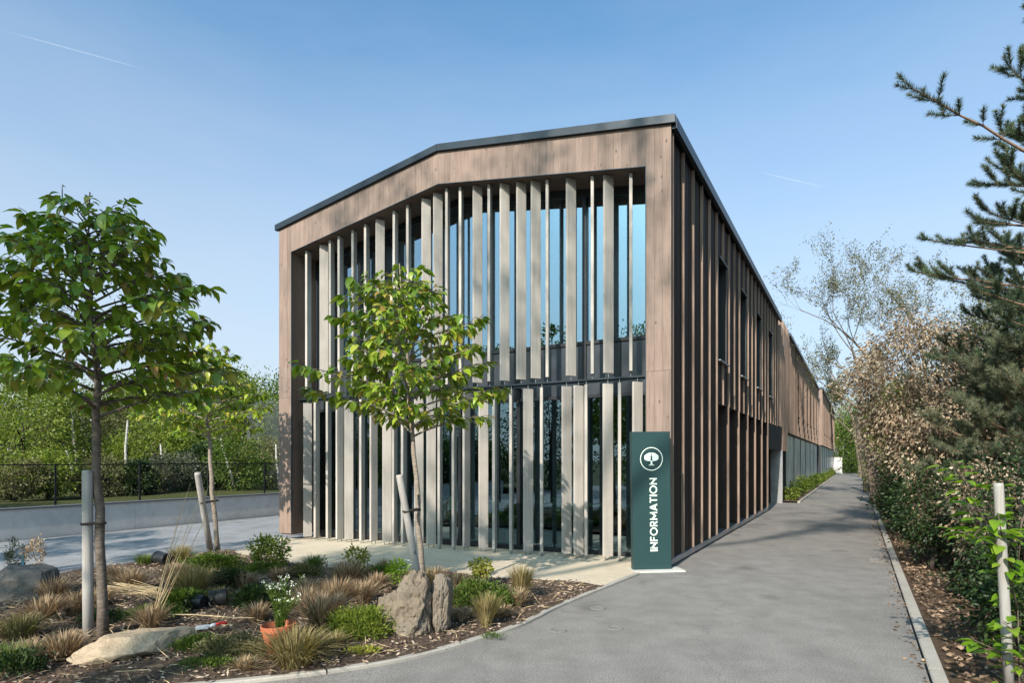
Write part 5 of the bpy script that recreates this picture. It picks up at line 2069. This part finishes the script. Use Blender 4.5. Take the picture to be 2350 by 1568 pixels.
TUS += [
    (400, 1345, 0.22, 0.24, 'grass_brown', 360, 'brown tussock left of the leaning stake foot'),
    (255, 1350, 0.2, 0.22, 'grass_brown', 320, 'brown tussock at the back edge by the parking'),
    (590, 1440, 0.16, 0.18, 'grass_brown', 260, 'tan tussock between the black pots and the terracotta pot'),
    (700, 1420, 0.2, 0.26, 'grass_brown', 380, 'tan tussock right behind the terracotta pot'),
    (760, 1500, 0.14, 0.14, 'grass_olive', 220, 'small straw tussock below the bright green shrub'),
    (500, 1400, 0.18, 0.18, 'grass_olive', 240, 'straw tussock behind the black pots'),
    (640, 1385, 0.18, 0.2, 'grass_brown', 280, 'brown tussock behind the dark green bush'),
    (830, 1400, 0.2, 0.24, 'grass_brown', 320, 'brown tussock left of the boulder'),
    (100, 1440, 0.24, 0.22, 'grass_brown', 360, 'shaded brown tussock left of the orange brown one'),
    (1045, 1365, 0.16, 0.2, 'grass_brown', 240, 'small brown tussock before the yellow shrub'),
    (880, 1330, 0.14, 0.2, 'grass_olive', 220, 'straw tussock at the apron left of the leaning stake'),
    (1150, 1425, 0.14, 0.12, 'grass_brown', 200, 'flat brown tussock right of the upright tan one'),
    (70, 1520, 0.18, 0.16, 'grass_brown', 260, 'brown tussock near the lower left corner'),
    (560, 1545, 0.12, 0.1, 'grass_brown', 160, 'tiny brown tussock near the kerb'),
]
for i, (px, py, r, h, mt, n, lab) in enumerate(TUS):
    tussock(lab, px, py, r, h, mt, 500 + i, n, 0.8 if h > 0.25 and r < 0.15 else 0.6)

LOW = [
    # px, py, radii, leaves, leaf, mat, label
    (545, 1512, (0.42, 0.26, 0.10), 3600, 0.028, 'leaf_olive', 'wide green creeping shrub left of the terracotta pot'),
    (450, 1500, (0.26, 0.2, 0.07), 1800, 0.026, 'leaf_mid', 'green creeper behind the long flat rock'),
    (828, 1470, (0.36, 0.30, 0.17), 4200, 0.034, 'leaf_spring', 'bright green spreading shrub left of the boulder'),
    (352, 1432, (0.34, 0.22, 0.09), 2000, 0.03, 'leaf_mid', 'green mat between the trunk and the black pots'),
    (600, 1408, (0.32, 0.28, 0.18), 2600, 0.045, 'leaf_dark', 'dark green bush behind the terracotta pot'),
    (490, 1318, (0.48, 0.36, 0.18), 3200, 0.045, 'leaf_mid', 'green shrub at the foot of the leaning stake'),
    (525, 1365, (0.22, 0.2, 0.18), 1500, 0.05, 'leaf_dark', 'dark leafy plant in the middle of the bed'),
    (1100, 1405, (0.40, 0.28, 0.22), 3400, 0.036, 'leaf_mid', 'green conifer like shrub right of the boulder'),
    (868, 1345, (0.30, 0.22, 0.12), 1800, 0.045, 'leaf_mid', 'dark green mat by the apron behind the tussocks'),
    (30, 1562, (0.22, 0.2, 0.12), 1200, 0.035, 'leaf_dark', 'dark green plant at the lower left corner'),
    (240, 1440, (0.3, 0.2, 0.08), 1200, 0.03, 'leaf_dark', 'dark creeper at the foot of the upright post'),
    (420, 1410, (0.22, 0.2, 0.14), 1200, 0.05, 'leaf_mid', 'green grasslike plant left of the black pots'),
    (690, 1335, (0.3, 0.2, 0.12), 1600, 0.04, 'leaf_olive', 'green mat behind the white flowers'),
    (600, 1330, (0.3, 0.2, 0.12), 1500, 0.045, 'leaf_mid', 'green mat under the white flowered shrub'),
    (470, 1545, (0.26, 0.12, 0.05), 900, 0.024, 'leaf_mid', 'thin green creeper at the edge of the mulch'),
    (1130, 1470, (0.14, 0.1, 0.04), 300, 0.022, 'leaf_mid', 'tiny green weed patch right of the boulder'),
    (830, 1512, (0.16, 0.1, 0.05), 500, 0.028, 'leaf_yellow', 'yellowish sprig tips below the bright green shrub'),
]
for i, (px, py, rr, n, lf, mt, lab) in enumerate(LOW):
    b0 = at(px, py)
    leafy('low_shrub', lab, 'shrub', b0, None, [((0, 0, rr[2] * 0.5), tuple(k * 0.8 for k in rr), n, 50, 0.2)], lf, lf * 0.45, mt, 600 + i, droop=0.35, group='creeping plants in the bed')

SHR = [
    (618, 1316, 0.26, (0.26, 0.22, 0.20), 1300, 0.055, 'leaf_spring', 'rounded pale green shrub with white flowers by the apron', True),
    (818, 1326, 0.20, (0.16, 0.14, 0.13), 420, 0.055, 'leaf_yellow', 'small leafy shrub before the louvres', True),
    (918, 1350, 0.16, (0.14, 0.14, 0.13), 420, 0.055, 'leaf_bright', 'small bright leafy shrub left of the leaning stake', True),
    (1104, 1358, 0.26, (0.13, 0.12, 0.09), 330, 0.055, 'leaf_yellow', 'yellow green shrub at the edge of the apron', False),
    (737, 1305, 0.12, (0.06, 0.06, 0.09), 110, 0.045, 'leaf_spring', 'thin sprig at the back edge of the bed', False),
]
for i, (px, py, zc, rr, n, lf, mt, lab, fl) in enumerate(SHR):
    b0 = at(px, py)
    o = leafy('flowering_shrub' if fl else 'leafy_shrub', lab, 'shrub', b0, (zc, 0.008), [((0, 0, zc), rr, n, 26, 0.2)], lf, lf * 0.5, mt, 650 + i, 'twig', stems=5, branches=10)
    if fl:
        rg = np.random.default_rng(i)
        P, D, _ = crown_points(rg, 130 if i == 0 else 30, (0, 0, zc + 0.05), tuple(k * 1.05 for k in rr), 14, 0.09, 0.9)
        D[:, 2] += 0.6
        leaf_cloud('flowers', P, D, 0.016, 0.014, 'petal', o, rg, kind='stuff')

# terracotta coloured pot with a white flowering plant
pp = at(640, 1510)
pot = empty('plant_pot', (pp[0], pp[1] + 0.02, bz(*pp) - 0.02))
pot.rotation_euler = (0, R(-3), 0)
pot.scale = (1.12, 1.12, 1.2)
tag(pot, 'terracotta coloured pot standing in the middle of the bed', 'pot')
m = MB()
m.lathe([(0.0, 0.0), (0.093, 0.0), (0.095, 0.003), (0.118, 0.165), (0.126, 0.167), (0.129, 0.205), (0.121, 0.207), (0.112, 0.16), (0.0, 0.155)], 40)
m.build('pot_body', 'terracotta', pot, False)
m = MB()
m.lathe([(0.0, 0.165), (0.112, 0.163)], 24)
m.build('soil', 'mulch', pot)
fp = empty('flowering_plant', (pp[0], pp[1] + 0.02, bz(*pp) + 0.17))
tag(fp, 'airy plant with white flower heads growing in the terracotta pot', 'plant')
rf = random.Random(2)
stm = MB()
flP, flD, lvP, lvD = [], [], [], []
for i in range(26):
    az, sp_ = rf.uniform(0, 6.28), rf.uniform(0.02, 0.2)
    h = rf.uniform(0.26, 0.46)
    p1 = Vector((math.cos(az) * sp_ * 0.4, math.sin(az) * sp_ * 0.4, h * 0.55))
    p2 = Vector((math.cos(az) * sp_, math.sin(az) * sp_, h))
    stm.tube([Vector((math.cos(az) * 0.03, math.sin(az) * 0.03, 0)), p1, p2], 0.0025, 4)
    for k in range(26):
        t = rf.random()
        q = Vector((0, 0, 0)).lerp(p1, t) if rf.random() < 0.5 else p1.lerp(p2, t)
        lvP.append(q)
        lvD.append((rf.uniform(-1, 1), rf.uniform(-1, 1), rf.uniform(0, 1)))
    for k in range(9):
        flP.append(p2 + Vector((rf.uniform(-.02, .02), rf.uniform(-.02, .02), rf.uniform(-.01, .012))))
        flD.append((rf.uniform(-1, 1), rf.uniform(-1, 1), 0.8))
stm.build('stem', 'leaf_mid', fp)
rg = np.random.default_rng(77)
leaf_cloud('foliage', np.array(lvP), np.array(lvD), 0.045, 0.009, 'leaf_mid', fp, rg, kind='stuff')
leaf_cloud('flowers', np.array(flP), np.array(flD), 0.012, 0.011, 'petal', fp, rg, kind='stuff')

# toppled nursery pots


def nursery_pot(label, px, py, az, r, L, tilt=0.0):
    b0 = at(px, py)
    root = empty('nursery_pot', (b0[0], b0[1], bz(*b0) + r * 0.85), 0)
    root.rotation_euler = (0, R(90) + tilt, az)
    tag(root, label, 'pot', 'black nursery pots lying in the bed')
    mm = MB()
    mm.lathe([(0.0, -L / 2), (r * 0.8, -L / 2), (r * 0.82, -L / 2 + 0.005), (r * 0.97, L / 2 - 0.035), (r * 1.04, L / 2 - 0.034), (r * 1.05, L / 2), (r * 0.98, L / 2), (r * 0.76, -L / 2 + 0.012), (0.0, -L / 2 + 0.012)], 30)
    mm.build('pot_wall', 'black_plastic', root)
    mm = MB()
    for k in range(4):
        a_ = k * math.pi / 2 + 0.4
        mm.tube([(r * 0.55 * math.cos(a_), r * 0.55 * math.sin(a_), -L / 2 - 0.002), (r * 0.55 * math.cos(a_), r * 0.55 * math.sin(a_), -L / 2 + 0.003)], 0.014, 10)
    mm.build('drain_hole', 'void', root)
    return root


nursery_pot('toppled black pot lying at the back of the bed by the parking', 372, 1303, R(155), 0.115, 0.24)
nursery_pot('black pot on its side, left one of the front pair', 452, 1412, R(170), 0.09, 0.17)
nursery_pot('black pot on its side, right one of the front pair', 500, 1404, R(20), 0.095, 0.18)
nursery_pot('black pot half hidden behind the tussocks left of the boulder', 860, 1352, R(10), 0.09, 0.2)

# gardening glove or tool with red handle
tp_ = at(482, 1462)
tl = empty('garden_trowel', (tp_[0], tp_[1], bz(*tp_) + 0.04), R(24))
tl.scale = (0.75, 0.75, 0.75)
tag(tl, 'grey trowel with red handle lying on the mulch', 'tool')
m = MB()
m.add([(-0.15, -0.045, 0), (-0.02, -0.055, 0.0), (0.0, 0.0, 0.012), (-0.02, 0.055, 0.02), (-0.15, 0.045, 0.02), (-0.19, 0.0, 0.0),
       (-0.15, -0.045, -0.012), (-0.02, -0.055, -0.012), (0.0, 0.0, 0.0), (-0.02, 0.055, 0.005), (-0.15, 0.045, 0.005), (-0.19, 0, -0.012)],
      [(0, 1, 2, 3, 4, 5), (11, 10, 9, 8, 7, 6), (0, 6, 7, 1), (1, 7, 8, 2), (2, 8, 9, 3), (3, 9, 10, 4), (4, 10, 11, 5), (5, 11, 6, 0)])
m.build('blade', 'grey_cloth', tl)
m = MB()
m.tube([(0.0, 0, 0.005), (0.04, 0.0, 0.02), (0.06, 0.0, 0.02)], [0.02, 0.024, 0.02], 8)
m.build('collar', 'glazed_panel', tl)
m = MB()
m.tube([(0.06, 0.0, 0.02), (0.10, 0.005, 0.03), (0.17, 0.01, 0.03), (0.20, 0.01, 0.028)], [0.014, 0.018, 0.02, 0.012], 10)
m.build('handle', 'red_plastic', tl, True)

# straw stalks
sb0 = at(347, 1452)
straw = empty('straw_stalks', (sb0[0], sb0[1], bz(*sb0)))
tag(straw, 'fan of tall dry straw stalks rising from a tussock', 'grass')
ends = [(505, 1010), (455, 1095), (535, 1020), (445, 1110), (550, 1040), (520, 1180), (410, 1200)]
for i, (ex, ey) in enumerate([(437, 1110), (442, 1150), (470, 1120), (505, 1060), (525, 1090), (430, 1130), (455, 1240), (408, 1290)]):
    d_ = sb0[1] + 0.25 * math.sin(i * 2.1)
    e = Vector(rp3(ex, ey, d_)) - straw.location
    e.y = d_ - sb0[1]
    m = MB()
    s0 = Vector((0.02 * math.sin(i * 5), 0.02 * math.cos(i * 3), 0))
    m.tube([s0, s0.lerp(e, 0.35) + Vector((-0.01, 0, 0.02)), s0.lerp(e, 0.7) + Vector((-0.012, 0, 0.02)), e], [0.0042, 0.0036, 0.0026, 0.001], 5)
    m.build('stalk', 'straw', straw)
fallen = empty('fallen_stalk', (sb0[0], sb0[1], bz(*sb0) + 0.12))
tag(fallen, 'long straw stalk bent over towards the terracotta pot', 'stalk')
q1, q2 = at(538, 1450), at(585, 1452)
m = MB()
m.tube([(0, 0, 0), ((q1[0] - sb0[0]) * 0.5, (q1[1] - sb0[1]) * 0.5, 0.0), (q1[0] - sb0[0], q1[1] - sb0[1], -0.03), (q2[0] - sb0[0], q2[1] - sb0[1], -0.02)], [0.004, 0.0045, 0.004, 0.002], 5)
m.build('stalk', 'straw', fallen)
bent = empty('fallen_stalk', (sb0[0], sb0[1], bz(*sb0) + 0.08))
tag(bent, 'straw stalk bent down towards the foot of the nearest trunk', 'stalk')
q1 = at(296, 1485)
m = MB()
m.tube([(0, 0, 0), ((q1[0] - sb0[0]) * 0.4, (q1[1] - sb0[1]) * 0.3, 0.02), (q1[0] - sb0[0], q1[1] - sb0[1], -0.07)], [0.004, 0.0035, 0.002], 5)
m.build('stalk', 'straw', bent)
# sheaf of cut straw lying behind the nearest trunk
sh0 = at(345, 1385)
sheaf = empty('straw_sheaf', (sh0[0], sh0[1], bz(*sh0) + 0.03))
tag(sheaf, 'flattened straw stems lying to the right of the nearest trunk', 'grass')
m = MB()
rq = random.Random(6)
for i in range(34):
    y = rq.uniform(-0.2, 0.2)
    a_ = rq.uniform(-0.9, 0.7)
    m.tube([(-0.42 + rq.uniform(-.1, .1), y + 0.1 * a_, 0.09 + rq.uniform(-.03, .06)), (0, y, 0.02 + rq.uniform(0, .04)), (0.15 + rq.uniform(-.2, .2), y + a_ * 0.3, 0.0)], 0.0028, 4)
tag(m.build('stems', 'straw', sheaf), kind='stuff')

# small potted plants beside the left boulder
for i, (px, py, lab, mt) in enumerate([(38, 1318, 'small conifer in a pot behind the grey boulder', 'leaf_grey'), (80, 1320, 'reddish twiggy potted plant behind the grey boulder', 'leaf_dry')]):
    b0 = at(px, py)
    p = empty('potted_plant', (b0[0], b0[1], gz(*b0)))
    tag(p, lab, 'plant')
    m = MB()
    m.lathe([(0, 0), (0.09, 0), (0.11, 0.16), (0.10, 0.16), (0.0, 0.15)], 20)
    m.build('pot_wall', 'black_plastic', p)
    rg = np.random.default_rng(i + 5)
    P, D, _ = crown_points(rg, 500, (0, 0, 0.32), (0.12, 0.12, 0.2), 20, 0.2)
    D[:, 2] += 0.4
    leaf_cloud('foliage', P, D, 0.05, 0.015, mt, p, rg, kind='stuff')
b0 = at(64, 1318)
m = MB()
m.box(-0.02, 0.02, -0.006, 0.006, 0.12, 0.34)
m.box(-0.006, 0.006, -0.004, 0.004, 0.0, 0.12)
o = m.build('plant_label', 'blue_tag', loc=(b0[0], b0[1] - 0.1, gz(*b0)))
tag(o, 'blue plant label stuck between the two small potted plants', 'label')

# mulch chips
rng = np.random.default_rng(15)
xs, ys = [p[0] for p in BED], [p[1] for p in BED]
pts = []
while len(pts) < 15000:
    x, y = rng.uniform(-6.5, max(xs)), rng.uniform(min(ys), max(ys))
    if rng.random() > min(1.0, 7.5 / y) ** 1.5:
        continue
    if inside(BED, x, y) and abs(x) / y < 0.95 and edge_dist(x, y) > 0.07:
        pts.append((x, y, bz(x, y) + 0.006 + 0.012 * rng.random()))
P = np.array(pts)
n = len(P)
D = np.column_stack([rng.normal(size=(n, 2)), rng.normal(size=n) * 0.28])
o = leaf_cloud('mulch_chips', P, D, 0.05, 0.016, 'chip', None, rng, fold=0.08, kind='stuff')
tag(o, 'brown wood chip mulch spread over the planting bed', 'mulch')

k = rng.integers(0, n, 1500)
P2 = P[k] + np.array([0, 0, 0.012])
D2 = np.column_stack([rng.normal(size=(1500, 2)), np.abs(rng.normal(size=1500)) * 0.25])
o = leaf_cloud('straw_litter', P2, D2, 0.16, 0.006, 'straw', None, rng, fold=0.03, kind='stuff')
tag(o, 'loose dry straw scattered over the mulch', 'straw')

# ------------------------------------------------------------------ things seen through the glass


def chair_proto(loc, rz, label, mat='white_plastic'):
    root = empty('chair', (*l2w(*loc), 0.0), rz - A)
    tag(root, label, 'chair', 'chairs behind the ground floor glass')
    m = MB()
    m.box(-0.21, 0.21, -0.21, 0.21, 0.44, 0.462)
    m.build('seat', mat, root)
    m = MB()
    vs, n_ = [], 7
    for j, (y, z) in enumerate([(0.20, 0.52), (0.225, 0.66), (0.25, 0.82)]):
        for i in range(n_):
            t = i / (n_ - 1) * 2 - 1
            vs.append((0.21 * t * (1 - 0.06 * j), y - 0.05 * t * t, z))
    fs = [(j * n_ + i, j * n_ + i + 1, (j + 1) * n_ + i + 1, (j + 1) * n_ + i) for j in range(2) for i in range(n_ - 1)]
    m.add(vs, fs)
    m.add([(x, y + 0.015, z) for x, y, z in vs], [f[::-1] for f in fs])
    m.build('backrest', mat, root, True)
    for sx in (-1, 1):
        for sy in (-1, 1):
            m = MB()
            m.tube([(sx * 0.17, sy * 0.17, 0.45), (sx * 0.21, sy * 0.22, 0.0)], 0.012, 6)
            if sy > 0:
                m.tube([(sx * 0.17, 0.17, 0.45), (sx * 0.17, 0.235, 0.75)], 0.011, 6)
            m.build('leg', 'steel', root)
    return root


CH = [((-5.6, 1.9), 0.4, 'pale chair behind the glass, farthest left'), ((-4.6, 1.7), 2.6, 'pale chair seen behind the bright green tree'), ((-3.7, 1.9), -0.5, 'pale chair left of the table behind the glass'),
      ((-3.3, 3.1), 2.9, 'pale chair farther back in the ground floor room'), ((-2.2, 1.8), 0.9, 'pale chair behind the glass near the information pillar'), ((-1.7, 3.0), 2.2, 'pale chair beside the shelf behind the glass')]
for loc, rz, lab in CH:
    chair_proto(loc, rz, lab)
for loc, lab in (((-4.1, 2.5), 'white table behind the ground floor glass at centre'), ((-2.1, 2.5), 'white table behind the ground floor glass near the pillar')):
    t = empty('table', (*l2w(*loc), 0.0), -A)
    tag(t, lab, 'table')
    m = MB()
    m.box(-0.6, 0.6, -0.35, 0.35, 0.715, 0.74)
    m.build('table_top', 'white_plastic', t)
    for sx in (-0.54, 0.54):
        for sy in (-0.3, 0.3):
            m = MB()
            m.tube([(sx, sy, 0.0), (sx, sy, 0.714)], 0.018, 8)
            m.build('leg', 'steel', t)
shf = empty('book_shelf', (*l2w(-0.95, 2.6), 0.0), -A)
tag(shf, 'wooden shelf with books behind the glass beside the information pillar', 'shelf')
m = MB()
m.box(-0.35, -0.33, -0.15, 0.15, 0, 2.0)
m.box(0.33, 0.35, -0.15, 0.15, 0, 2.0)
m.build('side_panel', 'frame_dark', shf)
for k in range(6):
    m = MB()
    m.box(-0.329, 0.329, -0.15, 0.15, 0.1 + k * 0.36, 0.125 + k * 0.36)
    m.build('shelf_board', 'glulam', shf)
rq = random.Random(4)
for k in range(5):
    x = -0.31
    while x < 0.26:
        w_ = rq.uniform(0.03, 0.07)
        m = MB()
        m.box(x, x + w_ - 0.004, -0.1, 0.1, 0.127 + k * 0.36, 0.127 + k * 0.36 + rq.uniform(0.2, 0.3))
        o = m.build('book', rq.choice(['book_paper', 'white_plastic', 'grey_cloth', 'glulam']), None, False, (*l2w(-0.95, 2.6), 0.0), -A)
        tag(o, 'book standing on the shelf behind the glass', 'book', 'books on the shelf')
        x += w_
    
# ------------------------------------------------------------------ contrails
def contrail(label, a, b_, r):
    D_ = 9000.0
    p0, p1 = Vector(rp3(a[0], a[1], D_)), Vector(rp3(b_[0], b_[1], D_))
    m = MB()
    m.tube([(0, 0, 0)] + [tuple((p1 - p0) * t) for t in (0.3, 0.6, 0.85, 1.0)], [r * 0.4, r, r * 0.9, r * 0.6, r * 0.15], 8)
    o = m.build('contrail', 'vapour', None, True, tuple(p0))
    tag(o, label, 'contrail')


mt, nt, out = new_mat('vapour')
tr = nt.nodes.new('ShaderNodeBsdfTransparent')
df = nd(nt, 'ShaderNodeBsdfDiffuse')
df.inputs['Color'].default_value = (0.9, 0.9, 0.9, 1)
mx = nt.nodes.new('ShaderNodeMixShader')
lwt = nd(nt, 'ShaderNodeLayerWeight', Blend=0.35)
inv = nd(nt, 'ShaderNodeMath', operation='MULTIPLY_ADD')
inv.inputs[1].default_value = -0.08
inv.inputs[2].default_value = 0.08
nt.links.new(lwt.outputs['Facing'], inv.inputs[0])
nt.links.new(inv.outputs[0], mx.inputs[0])
nt.links.new(tr.outputs[0], mx.inputs[1])
nt.links.new(df.outputs[0], mx.inputs[2])
nt.links.new(mx.outputs[0], out.inputs['Surface'])
contrail('long thin white contrail high at the left of the sky', (18, 72), (330, 158), 9)
contrail('short faint contrail right of the roof', (1748, 396), (1892, 430), 7)
